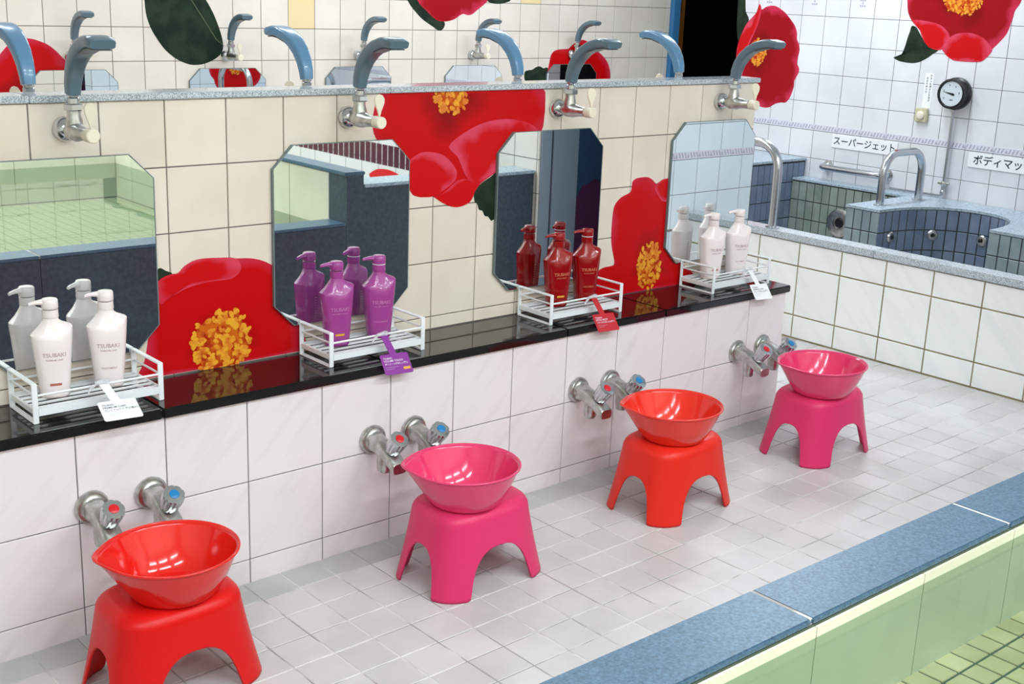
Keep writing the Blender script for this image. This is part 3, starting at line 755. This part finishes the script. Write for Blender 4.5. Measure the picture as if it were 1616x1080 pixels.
# ---- pump bottles
HB = [(0, .0285, .022), (.004, .031, .0245), (.03, .033, .0265), (.07, .0365, .028), (.11, .0405, .0285), (.136, .0432, .0285), (.1435, .0432, .0268), (.1465, .0405, .025), (.156, .030, .021), (.164, .022, .0178), (.171, .0168, .0158), (.176, .0158, .0155)]
def section(z):
    for (z0, a0, b0), (z1, a1, b1) in zip(HB[:-1], HB[1:]):
        if z0 <= z <= z1:
            f = (z-z0)/(z1-z0); return a0+(a1-a0)*f, b0+(b1-b0)*f
    return HB[-1][1:]
def bottle_mesh():
    n = 40; R = []
    for z, a, b in HB:
        e = 2.7 if z < .15 else 2.2; ring = []
        for k in range(n):
            t = 2*math.pi*k/n; c, s = math.cos(t), math.sin(t)
            x = a*math.copysign(abs(c)**(2/e), c); y = b*math.copysign(abs(s)**(2/e), s)
            lift = .014*max(0, min(1, (z-.10)/.035))*max(0, min(1, (.168-z)/.02)) if z > .1 else 0
            q = x/a; zz = z+lift*(.9*q if q > 0 else .35*q)-.012*(lift/.014 if lift else 0)*math.exp(-((q-.25)/.42)**2)*(1 if s < 0 else .4)
            ring.append((x, y, zz))
        R.append(ring)
    return MB().loft(R)
def make_bottle(bm_, tm, line2, ring=None, badge=None, low=None):
    t = thing('pump_bottle', 'x', 'bottle', (0, 0, 0))
    bottle_mesh().obj('bottle_body', bm_, t, smooth=True, angle=.55)
    col = MB().lathe([(.0165, .1765), (.0172, .179), (.0165, .194)], 24).obj('collar', bm_, t, smooth=True)
    if ring: MB().lathe([(.0168, .1942), (.0172, .1952), (.0168, .1962)], 24).obj('collar_ring', ring, col)
    p = MB().lathe([(.0165, .1964), (.0175, .198), (.0172, .214), (.015, .2175), (.008, .2185)], 24)
    rr = []
    for x, z, w, h in ((-.006, .2085, .0105, .0085), (-.017, .2105, .0085, .0062), (-.028, .2102, .007, .0046), (-.038, .2085, .0058, .0038), (-.043, .2065, .005, .0034)):
        rr.append([(x, w*math.cos(2*math.pi*(k+.5)/12), z+h*math.sin(2*math.pi*(k+.5)/12)) for k in range(12)])
    p.loft(rr); p.obj('pump', bm_, t, smooth=True, angle=.9)
    def place(x, y):
        a, b = section(max(.001, min(.12, y))); q = min(.98, abs(x)/a)
        return Vector((x, -b*(1-q**2.7)**(1/2.7)-.0004, y))
    lettering(t, [('TSUBAKI', .0125, 0, .098, 'CENTER'), (line2, .0052, 0, .087, 'CENTER')], tm, place)
    if badge:
        v = [place(x, y) for y in (.029, .0345) for x in (-.012, -.006, 0, .006, .012)]
        obj('badge', mesh('badge', v, [(k, k+1, k+6, k+5) for k in range(4)], badge), t)
    if low:
        lettering(t, [('TREATMENT', .0062, 0, .046, 'CENTER'), ('SHAMPOO', .0045, 0, .039, 'CENTER')][:1], tm, place, 'small_lettering')
    # printed panel on the back
    bk = MB(); 
    for k in range(9):
        y = .045+k*.007; a, b = section(y)
        bk.add([(x_, b*(1-(abs(x_)/a)**2.7)**(1/2.7)+.0004, y+dy) for x_, dy in ((-.010, 0), (.016, 0), (.016, .0028), (-.010, .0028))], [(0, 1, 2, 3)])
    bk.obj('back_print', m_txt_red if bm_ is m_btl_white else tm, t)
    return t
Z0 = .4692+.0302
BT = [(0, .289, .118, m_btl_white, m_txt_pinkgrey, 'PREMIUM CARE', None, m_badge_brown, 'pearl white pump bottle in the leftmost rack, left of the pair'),
      (0, .412, .124, m_btl_white, m_txt_pinkgrey, 'PREMIUM CARE', None, None, 'pearl white pump bottle in the leftmost rack, right of the pair'),
      (1, .998, .120, m_btl_purple, m_txt_plum, 'VOLUME TOUCH', None, m_badge_gold, 'purple pump bottle with gold badge, left of the purple pair'),
      (1, 1.128, .126, m_btl_purple, m_txt_plum, 'VOLUME TOUCH', m_txt_white, None, 'purple pump bottle with pale collar ring, right of the purple pair'),
      (2, 1.742, .120, m_btl_red, m_txt_gold, 'EXTRA MOIST', None, m_badge_gold, 'red pump bottle with gold badge, left of the red pair'),
      (2, 1.858, .124, m_btl_red, m_txt_gold, 'EXTRA MOIST', m_txt_white, None, 'red pump bottle with pale collar ring, right of the red pair'),
      (3, 2.412, .118, m_btl_white, m_txt_pinkgrey, 'DAMAGE CARE', None, m_badge_brown, 'pearl white pump bottle at the shelf end, left of the pair'),
      (3, 2.540, .120, m_btl_white, m_txt_pinkgrey, 'DAMAGE CARE', None, None, 'pearl white pump bottle at the shelf end, right of the pair')]
for k, (s, x, y, bm_, tm, l2, ring, badge, lab) in enumerate(BT):
    b = make_bottle(bm_, tm, l2, ring, badge, badge is None); b.location = (x, y, Z0); b.scale = (.98, .98, .97); b.rotation_euler = (0, 0, math.radians((-14, -20)[k % 2]))
    b['label'] = lab; b['group'] = 'pump bottles in the racks'

# ---- name tags clipped to the racks
def make_tag(x, m, tm, lines, tilt, lab, sticker=None, drop=0):
    t = thing('name_tag', lab, 'tag', (x, .036, .529+drop), 0, 'name tags clipped to the racks')
    c = MB(); c.tube([(-.010, -.002, .004), (.006, -.003, .006), (.016, -.002, .003)], [.004, .006, .0045], 10).lathe([(.006, -.004), (.0075, 0), (.006, .005)], 12, Matrix.Translation((.014, -.003, .006)))
    c.tube([(-.012, -.003, .001), (-.022, -.004, -.006), (-.026, -.004, -.014)], [.004, .003, .0015], 8)
    c.obj('clip', m_clip, t, smooth=True)
    R_ = Matrix.Translation((.008, -.0065, 0)) @ Matrix.Rotation(math.radians(-tilt), 4, 'X')
    st = MB().box((-.010, -.0004, -.052), (.010, .0004, .004), R_ @ Matrix.Rotation(math.radians(-6), 4, 'Y')).obj('strap', m, t)
    Rc = R_ @ Matrix.Translation((.004, -.0009, -.076)) @ Matrix.Rotation(math.radians(3), 4, 'Y')
    pl = [(-.038, -.027), (.038, -.027), (.041, -.024), (.041, .024), (.038, .027), (-.038, .027), (-.041, .024), (-.041, -.024)]
    cd_ = MB().prism(pl, -.0004, .0004, Rc @ AXY).obj('card', m, t)
    lettering(cd_, lines, tm, lambda a, b: Rc @ Vector((a, -.0007, b)))
    if sticker: MB().box((.016, -.0009, -.017), (.036, -.0005, -.010), Rc).obj('sticker', sticker, cd_)
TG = [(.352, m_tag_white, m_txt_grey, 'TSUBAKI', 'PREMIUM CARE', 'プレミアムケア 髪の傷みに', 60, None, 'white name tag with grey print lying on the leftmost rack front', .004),
      (1.070, m_tag_purple, m_txt_white, 'TSUBAKI', 'VOLUME TOUCH', 'ボリュームがほしい髪に', 38, m_badge_gold, 'purple name tag hanging below the purple bottles', 0),
      (1.797, m_tag_red, m_txt_white, 'TSUBAKI', 'EXTRA MOIST', 'パサつきが気になる髪に', 38, None, 'red name tag hanging below the red bottles', 0),
      (2.495, m_tag_white, m_txt_grey, 'TSUBAKI', 'DAMAGE CARE', 'ダメージが気になる髪に', 38, None, 'white name tag hanging from the rack at the shelf end', 0)]
for x, m, tm, a, b, c, tilt, stk, lab, dr in TG:
    make_tag(x, m, tm, [(a, .0066, -.034, .0155, 'LEFT'), (b, .0072, -.034, .0085, 'LEFT'), (c, .0062, -.034, .0005, 'LEFT'), ('ー'*9, .004, -.034, -.008, 'LEFT'), ('ー'*6, .004, -.034, -.013, 'LEFT')], tilt, lab, stk, dr)

# ================================================================== FLOWER PICTURES ON THE WALLS
DECAL = {
 'D1': [(1.168,1.11),(1.159,1.077),(1.152,1.038),(1.156,1.004),(1.179,0.971),(1.215,0.916),(1.246,0.877),(1.269,0.855),(1.281,0.841),(1.308,0.833),(1.339,0.835),(1.361,0.823),(1.389,0.808),(1.419,0.798),(1.447,0.799),(1.473,0.809),(1.486,0.831),(1.507,0.855),(1.544,0.874),(1.589,0.898),(1.667,0.941),(1.724,0.991),(1.731,1.026),(1.732,1.061),(1.722,1.104)],
 'D1c': [(1.399,1.095)],
 'D1pA': [(1.395,0.96),(1.43,0.987),(1.505,1.017),(1.594,1.026),(1.675,1.011),(1.708,0.983),(1.644,0.934),(1.577,0.894),(1.522,0.868),(1.485,0.857),(1.458,0.876),(1.439,0.907),(1.425,0.932)],
 'D1pB': [(1.36,0.827),(1.392,0.846),(1.427,0.869),(1.462,0.87),(1.489,0.853),(1.486,0.831),(1.473,0.809),(1.447,0.799),(1.419,0.798),(1.389,0.808)],
 'D1pC': [(1.275,0.937),(1.316,0.951),(1.378,0.939),(1.422,0.898),(1.419,0.87),(1.381,0.847),(1.35,0.833),(1.308,0.834),(1.277,0.847),(1.256,0.873),(1.245,0.906)],
 'D1leaf': [(1.486,0.831),(1.507,0.854),(1.544,0.872),(1.578,0.889),(1.614,0.848),(1.605,0.787),(1.568,0.742),(1.559,0.752),(1.55,0.749),(1.538,0.762),(1.526,0.765),(1.517,0.78),(1.505,0.784),(1.498,0.801),(1.489,0.807)],
 'D2': [(0.509,0.474),(0.526,0.516),(0.538,0.575),(0.542,0.634),(0.555,0.684),(0.574,0.704),(0.599,0.711),(0.616,0.712),(0.632,0.726),(0.663,0.738),(0.711,0.737),(0.76,0.73),(0.802,0.726),(0.836,0.716),(0.866,0.698),(0.89,0.666),(0.918,0.614),(0.939,0.563),(0.95,0.512),(0.953,0.474)],
 'D2c': [(0.722,0.531)],
 'D2pA': [(0.567,0.697),(0.616,0.712),(0.632,0.726),(0.663,0.738),(0.711,0.737),(0.764,0.73),(0.777,0.702),(0.751,0.682),(0.693,0.682),(0.637,0.674),(0.594,0.657),(0.568,0.645)],
 'D2leaf': [(0.546,0.692),(0.569,0.728),(0.587,0.72),(0.602,0.711),(0.575,0.701),(0.556,0.676)],
 'D3': [(1.954,0.474),(1.96,0.536),(1.98,0.558),(2.006,0.566),(2.044,0.568),(2.045,0.587),(2.03,0.634),(2.026,0.685),(2.031,0.748),(2.059,0.775),(2.099,0.789),(2.104,0.818),(2.12,0.828),(2.142,0.83),(2.17,0.829),(2.194,0.819),(2.213,0.804),(2.229,0.813),(2.246,0.818),(2.275,0.816),(2.296,0.78),(2.311,0.699),(2.326,0.616),(2.359,0.541),(2.399,0.515),(2.426,0.489),(2.435,0.466)],
 'D3c': [(2.204,0.548)],
 'D3pA': [(2.209,0.787),(2.213,0.804),(2.229,0.813),(2.246,0.818),(2.275,0.816),(2.296,0.78),(2.282,0.752),(2.244,0.749)],
 'D4': [(1.918,1.365),(1.902,1.283),(1.905,1.201),(1.923,1.14),(1.955,1.085),(1.996,1.034),(2.051,0.994),(2.113,0.971),(2.171,0.971),(2.227,0.988),(2.267,1.013),(2.284,1.04),(2.282,1.086),(2.264,1.144),(2.237,1.206),(2.203,1.262),(2.151,1.331),(2.081,1.398),(1.99,1.422)],
 'D5leaf': [(3.341,1.321),(3.366,1.271),(3.4,1.236),(3.446,1.198),(3.484,1.176),(3.527,1.154),(3.561,1.137),(3.591,1.144),(3.603,1.177),(3.55,1.229),(3.485,1.292),(3.422,1.329)],
 'D5leafB': [(3.861,1.328),(3.903,1.292),(3.949,1.283),(3.995,1.284),(4.031,1.292),(4.063,1.306),(4.033,1.346)],
 'D5': [(3.388,1.386),(3.402,1.322),(3.432,1.272),(3.483,1.234),(3.521,1.206),(3.556,1.187),(3.603,1.184),(3.637,1.188),(3.671,1.198),(3.701,1.215),(3.727,1.225),(3.763,1.219),(3.793,1.226),(3.82,1.244),(3.846,1.261),(3.872,1.278),(3.898,1.302),(3.922,1.37),(3.891,1.468),(3.756,1.528),(3.584,1.536),(3.439,1.482)],
 'D5c': [(3.653,1.378)],
 'D6': [(1.082,0.857),(1.103,0.959),(1.17,0.997),(1.235,1.01),(1.272,1.046),(1.305,1.074),(1.338,1.085),(1.381,1.085),(1.418,1.075),(1.455,1.059),(1.486,1.035),(1.512,1.008),(1.533,0.987),(1.554,0.954),(1.568,0.9),(1.557,0.818),(1.503,0.765),(1.336,0.743),(1.153,0.776)],
 'D6c': [(1.317,0.851)],
 'D7': [(4.364,0.833),(4.365,0.905),(4.376,0.966),(4.388,1.009),(4.417,1.031),(4.457,1.038),(4.522,1.041),(4.546,1.059),(4.576,1.074),(4.611,1.088),(4.642,1.092),(4.69,1.078),(4.713,1.052),(4.757,1.03),(4.802,1.004),(4.836,0.978),(4.861,0.948),(4.881,0.899),(4.88,0.842),(4.848,0.767),(4.718,0.714),(4.507,0.738)],
 'D7c': [(4.612,0.865)],
 'D7leaf': [(4.188,0.911),(4.216,0.921),(4.245,0.924),(4.274,0.938),(4.303,0.942),(4.333,0.931),(4.363,0.934),(4.396,0.887),(4.379,0.836),(4.29,0.831),(4.221,0.846),(4.19,0.868)],
 'D8': [(2.258,0.936),(2.271,1.055),(2.264,1.119),(2.243,1.176),(2.217,1.226),(2.181,1.262),(2.149,1.297),(2.136,1.339),(2.119,1.309),(2.09,1.323),(2.056,1.331),(2.021,1.329),(1.985,1.314),(1.953,1.295),(1.925,1.272),(1.901,1.25),(1.881,1.228),(1.865,1.195),(1.861,1.162),(1.845,1.136),(1.837,1.103),(1.844,1.062),(1.845,1.035),(1.829,1.009),(1.83,0.982),(1.851,0.943),(1.851,0.912),(1.86,0.877),(1.873,0.845),(1.896,0.819),(1.93,0.816),(1.968,0.805),(2.001,0.785),(2.036,0.778),(2.081,0.785),(2.14,0.822),(2.213,0.869)],
 'D8c': [(2.119,1.079)],
 'D8p': [(2.266,1.056),(2.26,1.119),(2.239,1.176),(2.212,1.226),(2.176,1.262),(2.149,1.297),(2.136,1.339),(2.119,1.305),(2.136,1.223),(2.172,1.145),(2.201,1.081),(2.209,0.993),(2.219,0.921),(2.254,0.943)],
 'D8leaf': [(2.289,1.382),(2.244,1.383),(2.229,1.294),(2.201,1.247),(2.239,1.183),(2.266,1.133),(2.284,1.216)],
 'D9': [(1.231,1.464),(1.213,1.388),(1.202,1.333),(1.174,1.288),(1.125,1.247),(1.111,1.223),(1.098,1.203),(1.08,1.182),(1.057,1.165),(1.017,1.155),(0.986,1.16),(0.974,1.146),(0.958,1.131),(0.921,1.112),(0.883,1.109),(0.839,1.109),(0.799,1.111),(0.77,1.116),(0.749,1.133),(0.733,1.151),(0.723,1.176),(0.704,1.197),(0.685,1.219),(0.666,1.243),(0.654,1.27),(0.649,1.296),(0.641,1.326),(0.636,1.358),(0.614,1.396),(0.609,1.464),(0.674,1.562),(0.808,1.603),(1.04,1.602),(1.19,1.556)],
 'D9c': [(0.908,1.392)],
 'D9pA': [(0.986,1.16),(0.974,1.146),(0.958,1.131),(0.921,1.112),(0.883,1.109),(0.839,1.109),(0.799,1.111),(0.77,1.116),(0.749,1.133),(0.733,1.151),(0.723,1.176),(0.777,1.226),(0.853,1.246),(0.925,1.236),(0.968,1.204)],
 'D9pB': [(1.125,1.247),(1.111,1.223),(1.098,1.203),(1.08,1.182),(1.057,1.165),(1.017,1.155),(0.986,1.16),(0.956,1.192),(0.959,1.234),(1.01,1.274),(1.082,1.289),(1.171,1.291)],
 'D9leaf': [(1.17,1.264),(1.141,1.256),(1.098,1.203),(1.05,1.165),(1.006,1.156),(1.035,1.133),(1.063,1.112),(1.103,1.091),(1.138,1.083),(1.17,1.083),(1.196,1.085),(1.222,1.089),(1.254,1.103),(1.232,1.108),(1.212,1.118),(1.198,1.151),(1.191,1.179),(1.185,1.21),(1.177,1.236)],
}

def on_wall(kind):
    if kind == 'U': return lambda a, b, h: Vector((a, YU-h, b))
    if kind == 'F': return lambda a, b, h: Vector((a, YF-h, b))
    if kind == 'S': return lambda a, b, h: Vector((a, -.8+h+.0012, b))
    return lambda a, b, h: Vector((XW-h, a, b))
def print_mesh(name, poly, c, pl, h0, h1, m, zmin=None, zmax=None, lo=0):
    """thin print: closed outline, colour attribute running from its heart to its rim"""
    if zmin is not None: poly = [(a, max(b, zmin)) for a, b in poly]
    if zmax is not None: poly = [(a, min(b, zmax)) for a, b in poly]
    P = []
    for i in range(len(poly)):                       # smooth the outline
        p0, p1, p2, p3 = (Vector(poly[(i+k) % len(poly)]) for k in (-1, 0, 1, 2))
        m1 = (p2-p0)*.5; m2 = (p3-p1)*.5; L1 = min((p1-p0).length, (p2-p1).length); L2 = min((p2-p1).length, (p3-p2).length)
        if m1.length > L1: m1 = m1.normalized()*L1
        if m2.length > L2: m2 = m2.normalized()*L2
        for t in (0, .34, .67):
            q = p1*(2*t**3-3*t*t+1)+m1*(t**3-2*t*t+t)+p2*(3*t*t-2*t**3)+m2*(t**3-t*t)
            P.append((q.x, max(q.y, zmin) if zmin is not None else (min(q.y, zmax) if zmax is not None else q.y)))
    fr_ = [.02, .25, .5, .7, .85, .94, 1.0]; v = []; rad = []; n = len(P); f = []
    for s in fr_:
        for a, b in P: v.append(pl(c[0]+(a-c[0])*s, c[1]+(b-c[1])*s, h1)); rad.append(lo+(1-lo)*s)
    for a, b in P: v.append(pl(a, b, h0)); rad.append(1)
    for i in range(len(fr_)):
        for j in range(n): f.append((i*n+j, i*n+(j+1) % n, (i+1)*n+(j+1) % n, (i+1)*n+j))
    f.append(tuple(range(n)))
    me = mesh(name, v, f, m)
    at_ = me.attributes.new('rad', 'FLOAT', 'POINT'); at_.data.foreach_set('value', rad)
    return me
def stamens(parent, c, rx, rz_, pl, h, count, seed, zmin=None, zmax=None):
    rnd = random.Random(seed); s = MB()
    for k in range(count):
        a = rnd.uniform(0, 6.283); q = rnd.random()**.5; x = c[0]+rx*q*math.cos(a); z = c[1]+rz_*q*math.sin(a)
        w = rnd.uniform(.0055, .0105); tl = rnd.uniform(0, 3.14); hh = h+rnd.uniform(0, .0006)
        pts_ = []
        for i in range(8):
            e = 6.283*i/8; u, w_ = w*math.cos(e), w*.62*math.sin(e)
            bx, bz = x+u*math.cos(tl)-w_*math.sin(tl), z+u*math.sin(tl)+w_*math.cos(tl)
            if zmin is not None: bz = max(bz, zmin)
            if zmax is not None: bz = min(bz, zmax)
            pts_.append(pl(bx, bz, hh))
        k0 = pl(x, min(max(z, zmin or -9), zmax or 9), hh+.0004)
        s.add(pts_+[k0], [(i, (i+1) % 8, 8) for i in range(8)])
    return s.obj('stamens', m_stamen, parent)
def cen(p): return (sum(a for a, b in p)/len(p), sum(b for a, b in p)/len(p))
def flower(wall, key, label, st=None, petals=(), leaves=(), zmin=None, zmax=None, m=None):
    pl = on_wall(wall); c = DECAL[key+'c'][0]; 
    if zmin is not None: c = (c[0], max(c[1], zmin+.005))
    base = pl(*c, 0)
    t = thing('flower_picture', label, 'wall decal', base, 0, 'printed camellias on the tiles')
    def put(o): o.location = -base; return o
    for q in leaves: put(obj('leaf', print_mesh('leaf', DECAL[q], cen(DECAL[q]), pl, .00005, .0004, m_leaf, zmin, zmax), t))
    put(obj('petals', print_mesh('petals', DECAL[key], c, pl, .0001, .0007, m or m_petal, zmin, zmax), t))
    for k, q in enumerate(petals): put(obj('petal', print_mesh('petal', DECAL[q], cen(DECAL[q]), pl, .0007, .0010+.0002*k, m_petal_b, zmin, zmax, .55), t))
    if st:
        e = [(c[0]+st[0]*.9*math.cos(6.2832*k/20)*(1+.08*math.sin(5*k)), c[1]+st[1]*.9*math.sin(6.2832*k/20)*(1+.08*math.sin(7*k))) for k in range(20)]
        put(obj('stamen_base', print_mesh('stamen_base', e, c, pl, .0007, .00145, m_stamen_base, zmin, zmax), t))
    if st: put(stamens(t, c if len(st) == 3 else st[3], st[0], st[1], pl, .0015, int(st[2]*1.25), len(key)+ord(key[1]), zmin, zmax))
    return t
flower('U', 'D1', 'large red camellia picture hanging down from the partition top between mirrors', (.058, .05, 60), ('D1pC', 'D1pA', 'D1pB'), ('D1leaf',), zmax=1.1035)
flower('U', 'D2', 'large red camellia picture rising from the shelf right of the leftmost mirror', (.078, .085, 130), ('D2pA',), ('D2leaf',), zmin=.4695)
flower('U', 'D3', 'red camellia picture between the red bottles and the last mirror', (.055, .075, 90), ('D3pA',), (), zmin=.4695)
flower('F', 'D5', 'red flower picture cut by the top edge on the far wall', None, (), ('D5leaf', 'D5leafB'), m=m_petal_pink)
flower('F', 'D6', 'red flower picture at the left edge of the far wall', None, (), ())
flower('F', 'D7', 'red flower picture around the rightmost far mirror', None, (), ('D7leaf',))
flower('R', 'D8', 'red flower picture at the left end of the white tiled wall', (.06, .075, 90), ('D8p',), ('D8leaf',), m=m_petal_pink)
flower('R', 'D9', 'red flower picture with dark leaf at the upper right', (.1, .07, 110), ('D9pB', 'D9pA'), ('D9leaf',), m=m_petal_pink)
def blossom(c, rx, rz_, n=7):
    return [(c[0]+rx*(1+.09*abs(math.sin(n*k*math.pi/42)))*math.cos(6.2832*k/42), c[1]+rz_*(1+.09*abs(math.sin(n*k*math.pi/42)))*math.sin(6.2832*k/42)) for k in range(42)]
DECAL['E1c'] = [(4.46, .66)]; DECAL['E1'] = blossom((4.46, .66), .22, .2)
DECAL['E2c'] = [(-.1, .86)]; DECAL['E2'] = blossom((-.1, .86), .24, .15)
flower('S', 'E1', 'red flower picture on the side wall of the jet bath, seen in a far mirror', (.06, .05, 50))
flower('R', 'E2', 'red flower picture on the white wall beyond the right edge', (.06, .05, 50))
pl = on_wall('F'); lc = cen(DECAL['D4'])
lf = thing('leaf_picture', 'large dark green leaf picture on the far wall', 'wall decal', pl(*lc, 0))
o = obj('leaf', print_mesh('leaf', DECAL['D4'], lc, pl, .0001, .0006, m_leaf), lf); o.location = -pl(*lc, 0)
MB().tube([pl(2.06, 1.36, .0008), pl(2.17, 1.20, .0008), pl(2.25, 1.085, .0008), pl(2.29, 1.055, .0008)], [.0015, .003, .0025, .001], 6).obj('midrib', m_leaf_vein, lf).location = -pl(*lc, 0)

# ================================================================== JET BATH FITTINGS
def arc_pts(P, Q, top, r, n=8):
    """hoop: up from P, rounded corners, down to Q"""
    P, Q = Vector(P), Vector(Q); e = (Q-P); L = Vector((e.x, e.y, 0)).length; u = Vector((e.x, e.y, 0)).normalized(); Zv = Vector((0, 0, 1))
    out_ = [P]
    for k in range(n+1):
        a = math.pi/2*k/n; out_.append(Vector((P.x, P.y, top-r))+u*(r-r*math.cos(a))+Zv*r*math.sin(a))
    for k in range(n+1):
        a = math.pi/2*k/n; out_.append(Vector((Q.x, Q.y, top-r))-u*(r-r*math.sin(a))+Zv*r*math.cos(a))
    return out_+[Q]
def hoop(P, Q, top, r, lab):
    P = Vector(P); t = thing('grab_rail', lab, 'grab rail', P, 0, 'steel grab rails at the jet bath'); O = Vector((0, 0, 0))
    MB().tube([q-P for q in arc_pts(P, Q, top, r)], .019, 16).obj('rail_tube', m_steel, t, smooth=True)
    for q in (P, Vector(Q)): MB().lathe([(.03, 0), (.03, .003), (.021, .006)], 20, Matrix.Translation(q-P+Vector((0, 0, .0003)))).obj('base_flange', m_steel, t, smooth=True)
hoop((3.512, .715, .4622), (3.512, 1.10, .4622), .80, .10, 'tall steel grab hoop on the bath front beside the last mirror')
hoop((4.53, .872, .4492), (4.86, .872, .4492), .69, .10, 'steel grab hoop on the seat block below the left sign')
hoop((4.50, .05, .4492), (4.84, .05, .4492), .69, .10, 'steel grab hoop cut by the right edge')
wrl = thing('grab_rail', 'horizontal steel grab rail on the white tiled wall', 'grab rail', (XW, 1.39, .51), 0, 'steel grab rails at the jet bath')
rp = [(0, .183, 0)]+[(-.07+.035*math.cos(a)-.0, .183-.035+.035*math.sin(a), 0) for a in [.0+math.pi/2*k/5 for k in range(1)]]
path = [(-.0005, .185, 0), (-.04, .185, 0), (-.062, .178, 0), (-.075, .16, 0), (-.078, .13, 0), (-.078, -.13, 0), (-.075, -.16, 0), (-.062, -.178, 0), (-.04, -.185, 0), (-.0005, -.185, 0)]
MB().tube(path, .018, 16).obj('rail_tube', m_steel, wrl, smooth=True)
for y in (.185, -.185):
    MB().lathe([(.03, .0004), (.03, .004), (.02, .007)], 20, Matrix.Translation((0, y, 0)) @ Matrix.Rotation(-math.pi/2, 4, 'Y')).obj('base_flange', m_steel, wrl, smooth=True)
# gauge
XM = Matrix.Rotation(-math.pi/2, 4, 'Y')      # lathe axis -> -x
gz = thing('pressure_gauge', 'round black pressure gauge on a thin pipe', 'gauge', (XW, .872, .955))
MB().lathe([(.072, .0005), (.078, .004), (.078, .022), (.07, .028), (.068, .05), (.072, .055), (.072, .066), (.064, .068), (.06, .060)], 36, XM).obj('case', m_black_plastic, gz, smooth=True)
dl = MB().lathe([(.0595, .0602), (.0595, .0612)], 32, XM).obj('dial', m_dial, gz)
gq = lambda a, b: Vector((-.0618, -a, b))
lettering(dl, [('0', .014, -.036, -.024, 'CENTER'), ('2', .014, -.040, .012, 'CENTER'), ('4', .014, -.012, .04, 'CENTER'), ('6', .014, .022, .036, 'CENTER'), ('8', .014, .042, .006, 'CENTER'), ('MPa', .01, .004, -.03, 'CENTER')], m_txt_black, gq)
MB().add([gq(-.044, .008)+Vector((-.001, 0, 0)), gq(.012, -.009)+Vector((-.001, 0, 0)), gq(.020, -.004)+Vector((-.001, 0, 0)), gq(.014, .003)+Vector((-.001, 0, 0))], [(0, 1, 2, 3)]).obj('pointer', m_black_plastic, dl)
MB().tube([(-.02, 0, -.0785), (-.02, 0, -.43)], .0075, 10).obj('pipe', m_steel, gz, smooth=True)
v_ = MB().lathe([(.013, -.432), (.015, -.436), (.015, -.45), (.01, -.456), (.01, -.476), (.014, -.48), (.014, -.492)], 12, Matrix.Translation((-.02, 0, 0))).tube([(-.02, -.03, -.442), (-.02, .03, -.442)], .006, 8)
v_.obj('valve', m_chrome_worn, gz, smooth=True)
MB().tube([(-.02, 0, -.492), (-.02, .004, -.500), (-.02, .02, -.505), (-.022, .30, -.507)], .006, 8).obj('branch_pipe', m_steel, gz, smooth=True)
# push button, notice, signs
bt = thing('push_button', 'small square beige push button below the paper notice', 'button', (XW, 1.048, .833))
MB().box((-.02, -.034, -.034), (-.0004, .034, .034)).obj('plate', m_beige_plastic, bt, bevel=.004)
MB().lathe([(.021, .0202), (.021, .026), (.018, .029), (.01, .03)], 24, XM).obj('knob', m_ivory, bt, smooth=True)
nb = thing('paper_notice', 'narrow white paper notice with vertical writing above the button', 'notice', (XW, 1.035, .93))
MB().box((-.001, -.024, -.06), (-.0003, .024, .11)).obj('paper', m_tag_white, nb)
vt = [(ch, .012, .010, .098-.0135*i, 'CENTER') for i, ch in enumerate('ボタンを押すと気泡が')]+[(ch, .012, -.010, .085-.0135*i, 'CENTER') for i, ch in enumerate('出ます約十分')]
lettering(nb, vt, m_txt_black, lambda a, b: Vector((-.0013, -a, b)))
def sign(y0, y1, z0, z1, body, size, x, lab):
    yc, zc = (y0+y1)/2, (z0+z1)/2; t = thing('sign', lab, 'sign', (XW, yc, zc), 0, 'white signs over the jet bath'); a, b = abs(y1-y0)/2, (z1-z0)/2
    MB().box((-.005, -a, -b), (-.0015, a, b)).obj('board', m_tag_white, t, bevel=.0008)
    lettering(t, [(body, size, x, 0, 'CENTER')], m_txt_black, lambda p, q: Vector((-.0053, -p, q)))
sign(1.166, 1.566, .612, .682, 'スーパージェット', .048, 0, 'white sign with black katakana lettering, left of the two')
sign(.30, .768, .610, .680, 'ボディマッサージ', .052, 0, 'white sign with black katakana lettering cut by the right edge')
